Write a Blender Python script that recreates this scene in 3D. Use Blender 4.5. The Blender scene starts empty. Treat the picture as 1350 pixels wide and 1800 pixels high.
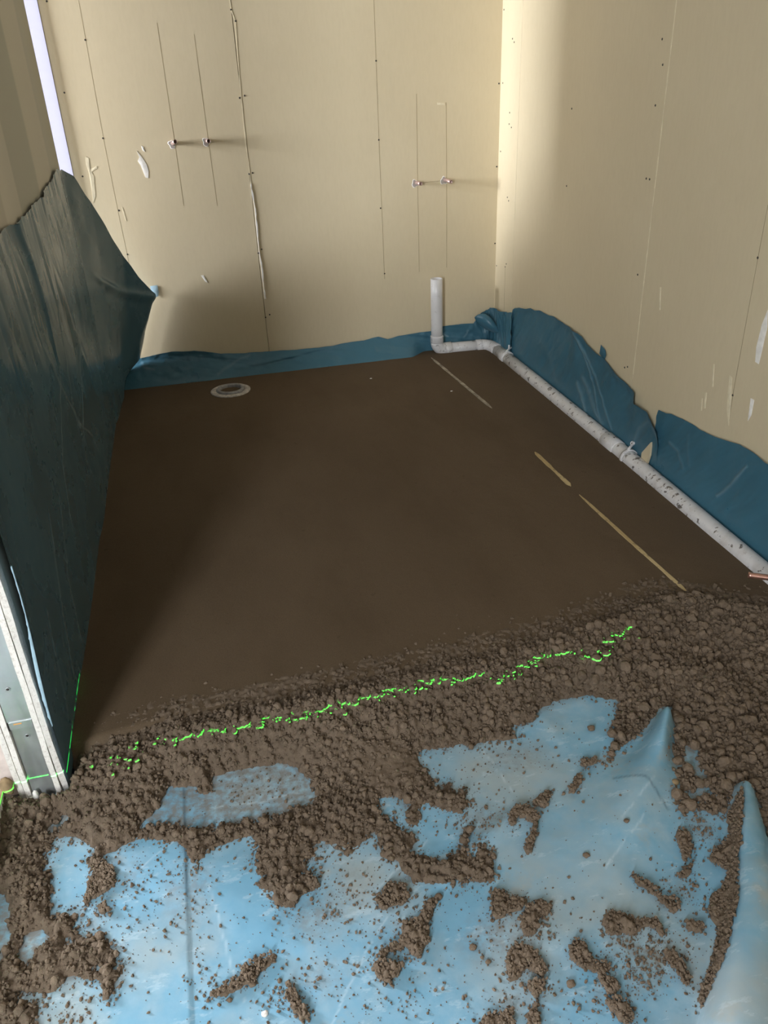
import bpy, bmesh, math, random
import numpy as np
from mathutils import Vector, Matrix

# ------------------------------------------------------------------ camera, world, lights, exposure
scene = bpy.context.scene
COL = scene.collection
cam_d = bpy.data.cameras.new('camera'); cam = bpy.data.objects.new('camera', cam_d); COL.objects.link(cam)
cam_d.sensor_fit = 'VERTICAL'; cam_d.sensor_height = 36.0; cam_d.lens = 36.0*1415.04/1800.0
cam_d.clip_start = 0.02; cam_d.clip_end = 60
_p, _y, _r = 0.503387, 0.216141, -0.043556
_f = Vector((math.sin(_y)*math.cos(_p), math.cos(_y)*math.cos(_p), -math.sin(_p)))
_a = Vector((math.cos(_y), -math.sin(_y), 0)); _b = _a.cross(_f)
_rt = math.cos(_r)*_a + math.sin(_r)*_b; _up = -math.sin(_r)*_a + math.cos(_r)*_b
cam.matrix_world = Matrix(((_rt.x, _up.x, -_f.x, 0), (_rt.y, _up.y, -_f.y, 0), (_rt.z, _up.z, -_f.z, 1.34), (0, 0, 0, 1)))
scene.camera = cam

world = bpy.data.worlds.new('overcast_sky'); scene.world = world; world.use_nodes = True
world.node_tree.nodes['Background'].inputs[0].default_value = (0.86, 0.92, 1.0, 1)
world.node_tree.nodes['Background'].inputs[1].default_value = 1.2

def area(name, loc, target, sx, sy, watts, col):
    l = bpy.data.lights.new(name, 'AREA'); l.shape = 'RECTANGLE'; l.size = sx; l.size_y = sy; l.energy = watts; l.color = col
    o = bpy.data.objects.new(name, l); COL.objects.link(o); o.location = loc
    o.rotation_euler = (Vector(target)-Vector(loc)).to_track_quat('-Z', 'Z').to_euler(); return o
# daylight through the big window behind the viewer and the small one in the room beyond the partition
area('window_daylight', (-1.45, -1.30, 1.60), (-1.45, 0, 1.60), 0.64, 1.70, 185, (0.95, 0.98, 1.0))
area('side_window_daylight', (-3.62, 3.40, 1.42), (0, 3.40, 1.42), 0.95, 1.15, 520, (0.91, 0.94, 1.0))

# green levelling laser: a lamp whose light leaves only in one horizontal plane
ll = bpy.data.lights.new('levelling_laser', 'POINT'); ll.shadow_soft_size = 0.0; ll.color = (0.05, 1.0, 0.08); ll.energy = 40
ll.use_nodes = True
lo = bpy.data.objects.new('levelling_laser', ll); COL.objects.link(lo); lo.location = (0.95, -0.2, 0.008)
nt = ll.node_tree; em = nt.nodes['Emission']
tc = nt.nodes.new('ShaderNodeTexCoord'); sx = nt.nodes.new('ShaderNodeSeparateXYZ'); nt.links.new(tc.outputs['Normal'], sx.inputs[0])
ab = nt.nodes.new('ShaderNodeMath'); ab.operation = 'ABSOLUTE'; nt.links.new(sx.outputs['Z'], ab.inputs[0])
lt = nt.nodes.new('ShaderNodeMath'); lt.operation = 'LESS_THAN'; lt.inputs[1].default_value = 0.0008; nt.links.new(ab.outputs[0], lt.inputs[0])
mu = nt.nodes.new('ShaderNodeMath'); mu.operation = 'MULTIPLY'; mu.inputs[1].default_value = 90.0; az = nt.nodes.new('ShaderNodeMath'); az.operation = 'MULTIPLY'; az.inputs[1].default_value = .03; nt.links.new(sx.outputs['Y'], az.inputs[0])
fan = nt.nodes.new('ShaderNodeMath'); fan.operation = 'LESS_THAN'; nt.links.new(sx.outputs['X'], fan.inputs[0]); nt.links.new(az.outputs[0], fan.inputs[1])   # the fan ends here
both = nt.nodes.new('ShaderNodeMath'); both.operation = 'MULTIPLY'; nt.links.new(lt.outputs[0], both.inputs[0]); nt.links.new(fan.outputs[0], both.inputs[1])
nt.links.new(both.outputs[0], mu.inputs[0]); nt.links.new(mu.outputs[0], em.inputs['Strength'])

scene.view_settings.view_transform = 'Standard'; scene.view_settings.look = 'None'
scene.view_settings.gamma = 1.0; scene.view_settings.use_curve_mapping = False
scene.view_settings.exposure = -0.16

# ------------------------------------------------------------------ helpers
rng = np.random.default_rng(7); random.seed(7)
YB, XR, XL, ZF = 4.07, 1.549, -0.437, -0.065     # back wall, right wall, partition face, level of the sheet on the slab

def hsh(ix, iy, s):
    n = (ix.astype(np.int64)*374761393 + iy.astype(np.int64)*668265263 + s*1274126177) & 0x7fffffff
    n = ((n ^ (n >> 13))*1274126177) & 0x7fffffff
    return ((n ^ (n >> 16)) & 0xffff)/65535.0
def vnoise(x, y, s=0):
    ix = np.floor(x); iy = np.floor(y); fx = x-ix; fy = y-iy
    u = fx*fx*(3-2*fx); v = fy*fy*(3-2*fy)
    a = hsh(ix, iy, s); b = hsh(ix+1, iy, s); c = hsh(ix, iy+1, s); d = hsh(ix+1, iy+1, s)
    return (a*(1-u)+b*u)*(1-v)+(c*(1-u)+d*u)*v*1.0
def fbm(x, y, f, o=3, s=0):
    t = 0; a = 1; n = 0
    for k in range(o):
        t = t+a*(vnoise(x*f+3.1*k, y*f+1.7*k, s+k)-0.5); n += a; a *= .5; f *= 2.03
    return t/n*2
def worley(x, y, f, s=0):
    x = x*f; y = y*f; ix = np.floor(x); iy = np.floor(y); best = np.full(x.shape, 9.0)
    for dx in (-1, 0, 1):
        for dy in (-1, 0, 1):
            cx = ix+dx; cy = iy+dy
            px = cx+hsh(cx, cy, s); py = cy+hsh(cx, cy, s+11)
            best = np.minimum(best, (px-x)**2+(py-y)**2)
    return np.sqrt(best)
def sst(a, b, x):
    t = np.clip((x-a)/(b-a), 0, 1); return t*t*(3-2*t)
def inpoly(x, y, P):
    r = np.zeros(x.shape, bool); n = len(P)
    for i in range(n):
        x1, y1 = P[i]; x2, y2 = P[(i+1) % n]
        if y1 == y2: continue
        c = ((y1 > y) != (y2 > y)) & (x < (x2-x1)*(y-y1)/(y2-y1)+x1); r ^= c
    return r
def seg_d(x, y, a, b):
    dx, dy = b[0]-a[0], b[1]-a[1]; L = dx*dx+dy*dy+1e-12
    t = np.clip(((x-a[0])*dx+(y-a[1])*dy)/L, 0, 1)
    side = dx*(y-a[1])-dy*(x-a[0])
    return np.hypot(x-a[0]-t*dx, y-a[1]-t*dy), t, side
def pl_d(x, y, P):
    best = np.full(np.shape(x), 9.0)
    for a, b in zip(P[:-1], P[1:]): best = np.minimum(best, seg_d(x, y, a, b)[0])
    return best
def lerp_pl(P, v, k=0, j=1): return np.interp(v, [p[k] for p in P], [p[j] for p in P])

def mesh(name, V, F, mat=None, parent=None, smooth=False, attrs=None):
    me = bpy.data.meshes.new(name); me.from_pydata([tuple(v) for v in V], [], [tuple(f) for f in F]); me.update()
    if smooth: me.polygons.foreach_set('use_smooth', [True]*len(me.polygons))
    if attrs:
        for k, a in attrs.items():
            at = me.attributes.new(k, 'FLOAT', 'POINT'); at.data.foreach_set('value', np.asarray(a, np.float32).ravel())
    o = bpy.data.objects.new(name, me); COL.objects.link(o)
    if mat: me.materials.append(mat)
    if parent: o.parent = parent
    return o
def npmesh(name, V, F, mat, parent=None, smooth=False, attrs=None):
    V = np.asarray(V, np.float32); F = np.asarray(F, np.int32); k = F.shape[1]
    me = bpy.data.meshes.new(name); me.vertices.add(len(V)); me.vertices.foreach_set('co', V.ravel())
    me.loops.add(F.size); me.loops.foreach_set('vertex_index', F.ravel())
    me.polygons.add(len(F)); me.polygons.foreach_set('loop_start', np.arange(0, F.size, k, dtype=np.int32))
    me.polygons.foreach_set('use_smooth', np.full(len(F), smooth, bool))
    if attrs:
        for n, a in attrs.items():
            at = me.attributes.new(n, 'FLOAT', 'POINT'); at.data.foreach_set('value', np.asarray(a, np.float32).ravel())
    me.update(calc_edges=True); me.validate()
    o = bpy.data.objects.new(name, me); COL.objects.link(o); me.materials.append(mat)
    if parent: o.parent = parent
    return o
def gridfaces(ny, nx, keep=None):
    i = np.arange(ny*nx).reshape(ny, nx)
    q = np.stack([i[:-1, :-1], i[:-1, 1:], i[1:, 1:], i[1:, :-1]], -1)
    return q[keep] if keep is not None else q.reshape(-1, 4)
def gridmesh(name, X, Y, Z, mat, parent=None, keep=None, attrs=None, flip=False):
    ny, nx = X.shape; F = gridfaces(ny, nx, keep); V = np.stack([X, Y, Z], -1).reshape(-1, 3)
    if flip: F = F[:, ::-1]
    used = np.unique(F); m = np.full(len(V), -1); m[used] = np.arange(len(used))
    at = {k: np.asarray(a).ravel()[used] for k, a in attrs.items()} if attrs else None
    return npmesh(name, V[used], m[F], mat, parent, True, at)
def box(name, lo, hi, mat, parent=None):
    x0, y0, z0 = lo; x1, y1, z1 = hi
    V = [(x0,y0,z0),(x1,y0,z0),(x1,y1,z0),(x0,y1,z0),(x0,y0,z1),(x1,y0,z1),(x1,y1,z1),(x0,y1,z1)]
    return mesh(name, V, [(0,3,2,1),(4,5,6,7),(0,1,5,4),(1,2,6,5),(2,3,7,6),(3,0,4,7)], mat, parent)
def empty(name, loc):
    o = bpy.data.objects.new(name, None); o.location = loc; COL.objects.link(o); o.empty_display_size = .05; return o
def tag(o, label, cat, group=None, kind=None):
    o['label'] = label; o['category'] = cat
    if group: o['group'] = group
    if kind: o['kind'] = kind
    return o
def rel(o, parent):           # vertices were given in world space: shift them into the parent's space
    o.parent = parent; o.data.transform(Matrix.Translation(-parent.location)); return o
def sweep(name, pts, rad, mat, n=20, caps=True, inner=None, smooth=True):
    """tube along pts (world), radius list; inner = wall thickness gives an open hollow end at the last point"""
    pts = [Vector(p) for p in pts]; N = len(pts); rad = rad if hasattr(rad, '__len__') else [rad]*N
    V = []; F = []; up = None
    for i, p in enumerate(pts):
        t = (pts[min(i+1, N-1)]-pts[max(i-1, 0)]).normalized()
        if up is None: up = t.orthogonal().normalized()
        up = (up-t*up.dot(t)).normalized(); w = t.cross(up)
        for k in range(n):
            a = 2*math.pi*k/n; V.append(p+(up*math.cos(a)+w*math.sin(a))*rad[i])
    for i in range(N-1):
        for k in range(n): F.append((i*n+k, i*n+(k+1) % n, (i+1)*n+(k+1) % n, (i+1)*n+k))
    if inner:
        t = (pts[-1]-pts[-2]).normalized(); c = pts[-1]
        for d in (0, .08):
            for k in range(n):
                v = V[(N-1)*n+k]-c; V.append(c+v*(1-inner/rad[-1])-t*d)
        b = N*n
        for k in range(n):
            k2 = (k+1) % n
            F.append(((N-1)*n+k, (N-1)*n+k2, b+k2, b+k)); F.append((b+k, b+k2, b+n+k2, b+n+k))
        F.append(tuple(b+n+k for k in range(n)))
    elif caps: F.append(tuple((N-1)*n+k for k in range(n)))
    if caps: F.append(tuple(reversed(range(n))))
    return mesh(name, V, F, mat, None, smooth)
def lathe(name, prof, c, mat, n=40):
    V = []; F = []
    for r, z in prof:
        for k in range(n):
            a = 2*math.pi*k/n; V.append((c[0]+r*math.cos(a), c[1]+r*math.sin(a), c[2]+z))
    for i in range(len(prof)-1):
        for k in range(n): F.append((i*n+k, i*n+(k+1) % n, (i+1)*n+(k+1) % n, (i+1)*n+k))
    return mesh(name, V, F, mat, None, True)

# ------------------------------------------------------------------ materials
class NT:
    def __init__(s, name):
        s.m = bpy.data.materials.new(name); s.m.use_nodes = True; s.t = s.m.node_tree
        s.b = s.t.nodes['Principled BSDF']; s.co = s.t.nodes.new('ShaderNodeTexCoord').outputs['Object']
    def n(s, typ, **kw):
        x = s.t.nodes.new(typ)
        for k, v in kw.items(): setattr(x, k, v)
        return x
    def l(s, a, b): s.t.links.new(a, b)
    def noise(s, scale, detail=4, rough=.55, vec=None, stretch=None, out='Fac'):
        n = s.n('ShaderNodeTexNoise'); n.inputs['Scale'].default_value = scale; n.inputs['Detail'].default_value = detail; n.inputs['Roughness'].default_value = rough
        v = vec or s.co
        if stretch:
            mp = s.n('ShaderNodeMapping'); mp.inputs['Scale'].default_value = stretch; s.l(v, mp.inputs[0]); v = mp.outputs[0]
        s.l(v, n.inputs['Vector']); return n.outputs[out]
    def ramp(s, fac, stops):
        r = s.n('ShaderNodeValToRGB'); e = r.color_ramp.elements
        while len(e) < len(stops): e.new(0.5)
        for k, (p, c) in enumerate(stops):
            e[k].position = p; e[k].color = tuple(c)+(1,) if hasattr(c, '__len__') else (c, c, c, 1)
        s.l(fac, r.inputs[0]); return r.outputs[0]
    def mix(s, fac, a, b, mode='MIX'):
        x = s.n('ShaderNodeMix', data_type='RGBA', blend_type=mode)
        for v, i in ((fac, 0), (a, 6), (b, 7)):
            if hasattr(v, 'is_output'): s.l(v, x.inputs[i])
            elif i == 0: x.inputs[0].default_value = v
            else: x.inputs[i].default_value = tuple(v)+(1,)
        return x.outputs[2]
    def math(s, op, a, b):
        x = s.n('ShaderNodeMath', operation=op)
        for v, i in ((a, 0), (b, 1)):
            if hasattr(v, 'is_output'): s.l(v, x.inputs[i])
            else: x.inputs[i].default_value = v
        return x.outputs[0]
    def attr(s, name):
        a = s.n('ShaderNodeAttribute'); a.attribute_name = name; return a.outputs['Fac']
    def col(s, v):
        if hasattr(v, 'is_output'): s.l(v, s.b.inputs['Base Color'])
        else: s.b.inputs['Base Color'].default_value = tuple(v)+(1,)
    def bump(s, h, strength=.3, dist=.002):
        b = s.n('ShaderNodeBump'); b.inputs['Strength'].default_value = strength; b.inputs['Distance'].default_value = dist
        s.l(h, b.inputs['Height']); s.l(b.outputs[0], s.b.inputs['Normal'])
    def set(s, **kw):
        for k, v in kw.items():
            i = s.b.inputs[k.replace('_', ' ')]
            if hasattr(v, 'is_output'): s.l(v, i)
            else: i.default_value = v
        return s
def plain(name, c, rough=.6, metal=0.0, noise=.12, scale=40):
    t = NT(name); nz = t.noise(scale, 4); lo = [v*(1-noise) for v in c]; hi = [min(1, v*(1+noise)) for v in c]
    t.col(t.ramp(nz, [(.3, lo), (.7, hi)])); t.set(Roughness=rough, Metallic=metal); return t.m

def m_board():
    t = NT('plasterboard_paper')
    a = t.noise(1.4, 3); b = t.noise(90, 3, .6, stretch=(1, 1, .25)); c = t.noise(11, 5)
    k = t.ramp(a, [(.3, (.62, .53, .365)), (.7, (.66, .57, .40))])
    k = t.mix(t.ramp(c, [(.62, 0), (.9, .18)]), k, (.70, .63, .46))
    k = t.mix(t.ramp(b, [(.4, 0), (.9, .15)]), k, (.45, .37, .22))
    t.col(k); t.set(Roughness=.62, Specular_IOR_Level=.35); t.bump(b, .06, .001); return t.m
def m_partition():
    t = NT('filled_partition_board')
    sp = t.n('ShaderNodeSeparateXYZ'); t.l(t.co, sp.inputs[0])
    w = t.math('ADD', sp.outputs[1], t.math('MULTIPLY', t.noise(2.2, 3), .05))
    r = t.n('ShaderNodeValToRGB'); r.color_ramp.interpolation = 'EASE'; e = r.color_ramp.elements
    st = [(0, (.44, .43, .36)), (.30, (.44, .43, .36)), (.31, (.58, .54, .45)), (.42, (.55, .51, .43)), (.43, (.64, .60, .51)), (.53, (.57, .54, .46)), (.54, (.45, .44, .37)), (.70, (.43, .43, .36)), (.72, (.58, .55, .46)), (.86, (.54, .51, .43)), (.88, (.45, .44, .37)), (1, (.40, .38, .29))]
    while len(e) < len(st): e.new(.5)
    for k, (p, c) in enumerate(st): e[k].position = p; e[k].color = c+(1,)
    mr = t.n('ShaderNodeMapRange'); mr.inputs[1].default_value = 1.4; mr.inputs[2].default_value = 3.6; t.l(w, mr.inputs[0]); t.l(mr.outputs[0], r.inputs[0])
    t.col(r.outputs[0]); t.set(Roughness=.6); return t.m
def m_mortar(name, k=1.0):
    t = NT(name); a = t.noise(4, 4); b = t.noise(70, 5, .65); c = t.noise(420, 3, .7)
    col = t.ramp(a, [(.3, (.132*k, .098*k, .069*k)), (.7, (.176*k, .132*k, .094*k))])
    col = t.mix(t.ramp(b, [(.3, .5), (.62, 0)]), col, (.066*k, .048*k, .033*k))
    col = t.mix(t.ramp(c, [(.66, 0), (.72, .5)]), col, (.36*k, .30*k, .23*k))
    t.col(col); t.set(Roughness=.85, Specular_IOR_Level=.25)
    t.bump(t.math('ADD', t.math('MULTIPLY', b, .7), t.math('MULTIPLY', c, .5)), .8, .004); return t.m
def m_screed():
    t = NT('damp_smoothed_screed'); a = t.noise(1.3, 4); b = t.noise(5, 6, .6, stretch=(1, .35, 1)); c = t.noise(260, 4, .7); d = t.noise(28, 4, .6)
    col = t.ramp(a, [(.3, (.104, .073, .045)), (.7, (.126, .090, .057))])
    col = t.mix(t.ramp(b, [(.45, 0), (.75, .45)]), col, (.070, .046, .025))
    col = t.mix(t.ramp(d, [(.66, 0), (.76, .5)]), col, (.045, .029, .016))
    col = t.mix(t.ramp(c, [(.3, .4), (.55, 0)]), col, (.05, .034, .02))
    t.col(col); t.set(Roughness=.8, Specular_IOR_Level=.2)
    t.bump(t.math('ADD', t.math('MULTIPLY', c, .4), t.math('MULTIPLY', d, .8)), .55, .003); return t.m
def m_sheet(name, base, rough, wear=(.30, .42, .46), dusty=False, spec=.5, cloud=.28):
    t = NT(name); a = t.noise(2.2, 4); b = t.noise(26, 5, .6); fine = t.noise(240, 3, .7)
    col = t.ramp(a, [(.3, [v*.88 for v in base]), (.7, [min(1, v*1.1) for v in base])])
    if dusty:
        dm = t.math('MULTIPLY', t.ramp(b, [(.34, .15), (.72, 1)]), t.ramp(t.noise(5.5, 4, .6), [(.38, .12), (.68, .85)]))
        col = t.mix(dm, col, (.38, .53, .62))
        col = t.mix(t.ramp(t.noise(2.6, 5, .6), [(.46, 0), (.64, .72)]), col, (.37, .41, .40))
        col = t.mix(t.ramp(t.noise(8.5, 6, .65), [(.60, 0), (.78, .7)]), col, (.42, .39, .33))
        col = t.mix(t.ramp(t.noise(14, 6, .7, stretch=(1, 2.4, 1)), [(.58, 0), (.64, .28), (.70, .05)]), col, (.60, .72, .78))
        col = t.mix(t.math('MULTIPLY', t.attr('dirt'), t.ramp(t.noise(60, 5, .65), [(.36, 0), (.6, .95)])), col, (.20, .165, .125))
    else:
        col = t.mix(t.ramp(t.noise(7, 5, .65, stretch=(1, 1, .5)), [(.55, 0), (.8, cloud)]), col, wear)
    col = t.mix(t.attr('wear'), col, wear if not dusty else (.70, .82, .88))
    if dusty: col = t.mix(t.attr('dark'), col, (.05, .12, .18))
    t.col(col)
    rr = t.ramp(t.noise(4.5, 5), [(.3, max(.05, rough-.1)), (.7, rough+.12)])
    t.set(Roughness=rr, Specular_IOR_Level=spec)
    t.bump(t.math('ADD', b, t.math('MULTIPLY', fine, .15)), .10 if dusty else (.012 if cloud < .2 else .035), .004); return t.m
def m_pvc():
    t = NT('dirty_white_plastic'); a = t.noise(6, 4); b = t.noise(42, 4, .6); c = t.noise(15, 4, .7)
    col = t.ramp(a, [(.3, (.66, .65, .66)), (.7, (.74, .735, .75))])
    col = t.mix(t.math('MULTIPLY', t.ramp(b, [(.60, 0), (.635, 1)]), t.attr('dirt')), col, (.05, .035, .02))
    col = t.mix(t.math('MULTIPLY', t.ramp(c, [(.5, 0), (.75, .55)]), t.attr('dirt')), col, (.38, .32, .26))
    t.col(col); t.set(Roughness=.35); return t.m
def m_core():
    t = NT('gypsum_core'); a = t.noise(120, 5, .7); b = t.noise(18, 4)
    col = t.ramp(a, [(.35, (.58, .54, .50)), (.5, (.78, .75, .71))]); t.col(t.mix(t.ramp(b, [(.4, 0), (.8, .4)]), col, (.62, .58, .52)))
    t.set(Roughness=.9); t.bump(a, .5, .003); return t.m
def m_wood():
    t = NT('smeared_pine'); a = t.noise(30, 5, .6, stretch=(1, .08, 1)); b = t.noise(45, 4, .6)
    col = t.ramp(a, [(.3, (.40, .28, .12)), (.7, (.58, .46, .25))]); t.col(t.mix(t.ramp(b, [(.55, 0), (.68, .7)]), col, (.14, .10, .06)))
    t.set(Roughness=.75); t.bump(a, .3, .001); return t.m
def m_steel():
    t = NT('galvanised_steel'); a = t.noise(9, 4); b = t.noise(60, 4, .6, stretch=(1, 1, .2))
    t.col(t.ramp(a, [(.3, (.40, .43, .44)), (.7, (.56, .58, .58))])); t.set(Metallic=.75, Roughness=t.ramp(b, [(.3, .3), (.7, .5)])); return t.m

BOARD, PART = m_board(), m_partition()
MORTAR, SCREED = m_mortar('loose_mortar', 1.05), m_screed()
LUMPM = m_mortar('mortar_lump', 1.22)
SHEET_L = m_sheet('teal_plastic_partition', (.064, .134, .174), .26, (.26, .33, .35), spec=.42, cloud=.10)
SHEET_R = m_sheet('teal_plastic_wall', (.050, .150, .215), .34, (.18, .28, .34))
SHEET_F = m_sheet('blue_plastic_floor', (.16, .37, .53), .40, dusty=True)
PVC, CORE, WOOD, STEEL = m_pvc(), m_core(), m_wood(), m_steel()
PAPER = plain('grey_paper_edge', (.55, .50, .42), .8)
COPPER = plain('copper', (.72, .40, .32), .32, .9, .1)
COPPERD = plain('dull_copper', (.50, .36, .32), .45, .6, .15)
DARK = plain('dark_hole', (.015, .012, .01), .9)
SCREWM = plain('drywall_screw', (.03, .026, .022), .5)
PENCIL = plain('pencil_mark', (.30, .24, .14), .8)
FILLER = plain('white_filler', (.86, .84, .80), .8)
FILLB = plain('cream_filler', (.74, .66, .48), .8)
ROSE = plain('grey_torn_board', (.36, .32, .29), .8)
WHITE = plain('white_paint', (.34, .33, .32), .7)
CONC = plain('concrete', (.33, .31, .28), .85, scale=8)
LAV = plain('lavender_white_frame', (.52, .52, .72), .7, noise=.01)
FLANGE = plain('grey_drain_plastic', (.30, .30, .31), .5, noise=.3, scale=60)
FLANGEM = plain('mortar_smeared_plastic', (.50, .47, .44), .7, noise=.45, scale=70)
BRASS = plain('orange_mark', (.75, .36, .10), .6)
SHEET_LIT = plain('painted_lit_plastic', (.36, .52, .62), .4)  # paler copy of the teal sheet: daylight on hem and flap put into colour
BROWN = plain('brown_foam', (.28, .20, .11), .9, noise=.3)

# ------------------------------------------------------------------ traced ground plan (metres)
MAIN = [(-0.558, 0.933), (-0.67, 1.503), (-0.547, 1.415), (-0.451, 1.411), (-0.439, 1.527), (-0.52, 2.399), (1.86, 2.136), (1.921, 1.654), (1.162, 0.813), (0.972, 0.918), (0.993, 0.975), (1.011, 1.026), (1.016, 1.056), (0.986, 1.033), (0.967, 1.014), (0.921, 0.987), (0.897, 1.002), (0.887, 1.017), (0.866, 1.026), (0.837, 1.012), (0.837, 1.034), (0.844, 1.056), (0.859, 1.093), (0.884, 1.129), (0.893, 1.162), (0.919, 1.2), (0.952, 1.249), (0.991, 1.309), (0.985, 1.317), (0.957, 1.308), (0.917, 1.279), (0.878, 1.25), (0.828, 1.226), (0.79, 1.209), (0.762, 1.181), (0.739, 1.178), (0.757, 1.2), (0.803, 1.233), (0.814, 1.253), (0.804, 1.262), (0.813, 1.288), (0.834, 1.312), (0.858, 1.337), (0.87, 1.376), (0.821, 1.401), (0.778, 1.407), (0.747, 1.407), (0.713, 1.399), (0.671, 1.39), (0.649, 1.355), (0.617, 1.348), (0.6, 1.359), (0.586, 1.343), (0.59, 1.316), (0.569, 1.318), (0.548, 1.32), (0.521, 1.322), (0.492, 1.321), (0.468, 1.313), (0.455, 1.337), (0.441, 1.336), (0.421, 1.318), (0.408, 1.322), (0.371, 1.336), (0.346, 1.334), (0.347, 1.324), (0.346, 1.297), (0.352, 1.269), (0.359, 1.241), (0.363, 1.211), (0.389, 1.238), (0.393, 1.223), (0.402, 1.195), (0.427, 1.197), (0.413, 1.171), (0.418, 1.154), (0.391, 1.142), (0.368, 1.152), (0.343, 1.162), (0.328, 1.188), (0.31, 1.18), (0.298, 1.137), (0.268, 1.145), (0.273, 1.175), (0.286, 1.195), (0.26, 1.222), (0.232, 1.223), (0.229, 1.179), (0.236, 1.154), (0.254, 1.149), (0.262, 1.132), (0.277, 1.12), (0.281, 1.097), (0.264, 1.073), (0.274, 1.063), (0.294, 1.051), (0.32, 1.039), (0.348, 1.05), (0.352, 1.063), (0.365, 1.074), (0.374, 1.101), (0.387, 1.112), (0.402, 1.108), (0.39, 1.081), (0.368, 1.03), (0.385, 1.025), (0.399, 1.05), (0.41, 1.054), (0.421, 1.044), (0.423, 1.029), (0.411, 1.005), (0.407, 0.979), (0.395, 0.959), (0.381, 0.973), (0.342, 0.977), (0.292, 0.986), (0.251, 1.002), (0.23, 1.034), (0.23, 1.064), (0.21, 1.071), (0.202, 1.076), (0.204, 1.096), (0.204, 1.118), (0.195, 1.135), (0.182, 1.131), (0.174, 1.119), (0.148, 1.109), (0.13, 1.11), (0.121, 1.123), (0.105, 1.138), (0.081, 1.134), (0.076, 1.117), (0.061, 1.1), (0.05, 1.09), (0.058, 1.081), (0.067, 1.071), (0.069, 1.051), (0.049, 1.043), (0.025, 1.033), (0.012, 1.022), (0.001, 1.016), (-0.018, 1.024), (-0.03, 1.033), (-0.041, 1.061), (-0.046, 1.089), (-0.029, 1.098), (-0.045, 1.102), (-0.05, 1.131), (-0.051, 1.152), (-0.046, 1.179), (-0.047, 1.202), (-0.064, 1.207), (-0.1, 1.202), (-0.121, 1.195), (-0.136, 1.182), (-0.158, 1.167), (-0.166, 1.149), (-0.174, 1.165), (-0.182, 1.181), (-0.191, 1.205), (-0.205, 1.216), (-0.228, 1.237), (-0.261, 1.253), (-0.286, 1.256), (-0.321, 1.247), (-0.348, 1.231), (-0.364, 1.214), (-0.384, 1.211), (-0.388, 1.23), (-0.377, 1.241), (-0.375, 1.262), (-0.392, 1.282), (-0.416, 1.296), (-0.434, 1.304), (-0.451, 1.298), (-0.462, 1.279), (-0.469, 1.264), (-0.461, 1.243), (-0.474, 1.23), (-0.457, 1.208), (-0.452, 1.193), (-0.458, 1.168), (-0.454, 1.135), (-0.444, 1.114), (-0.425, 1.111), (-0.404, 1.109), (-0.398, 1.095), (-0.398, 1.077), (-0.384, 1.056), (-0.363, 1.048), (-0.337, 1.041), (-0.323, 1.022), (-0.316, 0.992), (-0.311, 0.98), (-0.298, 0.974), (-0.303, 0.956), (-0.312, 0.937), (-0.325, 0.915), (-0.337, 0.921), (-0.336, 0.949), (-0.352, 0.964), (-0.367, 0.973), (-0.397, 0.979), (-0.415, 0.97), (-0.429, 0.963), (-0.443, 0.962), (-0.482, 0.975), (-0.483, 0.962), (-0.469, 0.947), (-0.441, 0.944), (-0.442, 0.922), (-0.443, 0.893)]
HOLES = [[(-0.473, 1.326), (-0.471, 1.344), (-0.452, 1.351), (-0.448, 1.369), (-0.438, 1.36), (-0.442, 1.34), (-0.456, 1.329), (-0.466, 1.321)], [(-0.283, 1.284), (-0.259, 1.31), (-0.241, 1.337), (-0.225, 1.373), (-0.21, 1.385), (-0.191, 1.372), (-0.172, 1.375), (-0.154, 1.363), (-0.152, 1.345), (-0.127, 1.337), (-0.121, 1.366), (-0.117, 1.387), (-0.089, 1.386), (-0.037, 1.386), (0.009, 1.382), (0.048, 1.38), (0.066, 1.363), (0.08, 1.327), (0.093, 1.301), (0.096, 1.272), (0.069, 1.251), (0.043, 1.246), (0.011, 1.242), (-0.025, 1.246), (-0.062, 1.248), (-0.098, 1.253), (-0.134, 1.255), (-0.164, 1.256), (-0.188, 1.263), (-0.205, 1.264), (-0.229, 1.282), (-0.247, 1.29), (-0.262, 1.283)], [(0.948, 1.191), (0.962, 1.178), (0.965, 1.149), (0.949, 1.118), (0.94, 1.086), (0.919, 1.075), (0.923, 1.1), (0.925, 1.125), (0.924, 1.152)], [(0.882, 1.061), (0.921, 1.058), (0.944, 1.06), (0.924, 1.041), (0.897, 1.031), (0.877, 1.04)], [(-0.494, 1.043), (-0.486, 1.089), (-0.455, 1.086), (-0.442, 1.065), (-0.461, 1.053), (-0.468, 1.032), (-0.476, 1.018)], [(-0.618, 1.224), (-0.541, 1.187), (-0.523, 1.122), (-0.515, 1.062), (-0.518, 1.029), (-0.583, 1.047)], [(-0.411, 1.063), (-0.403, 1.064), (-0.401, 1.045), (-0.407, 1.044)], [(-0.345, 0.989), (-0.339, 0.99), (-0.337, 0.974), (-0.343, 0.976)]]
RIM = [(-0.423, 1.49), (-0.206, 1.524), (-0.018, 1.52), (0.357, 1.542), (0.668, 1.557), (0.95, 1.602), (1.136, 1.659), (1.242, 1.642), (1.33, 1.572), (1.394, 1.511)]
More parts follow.
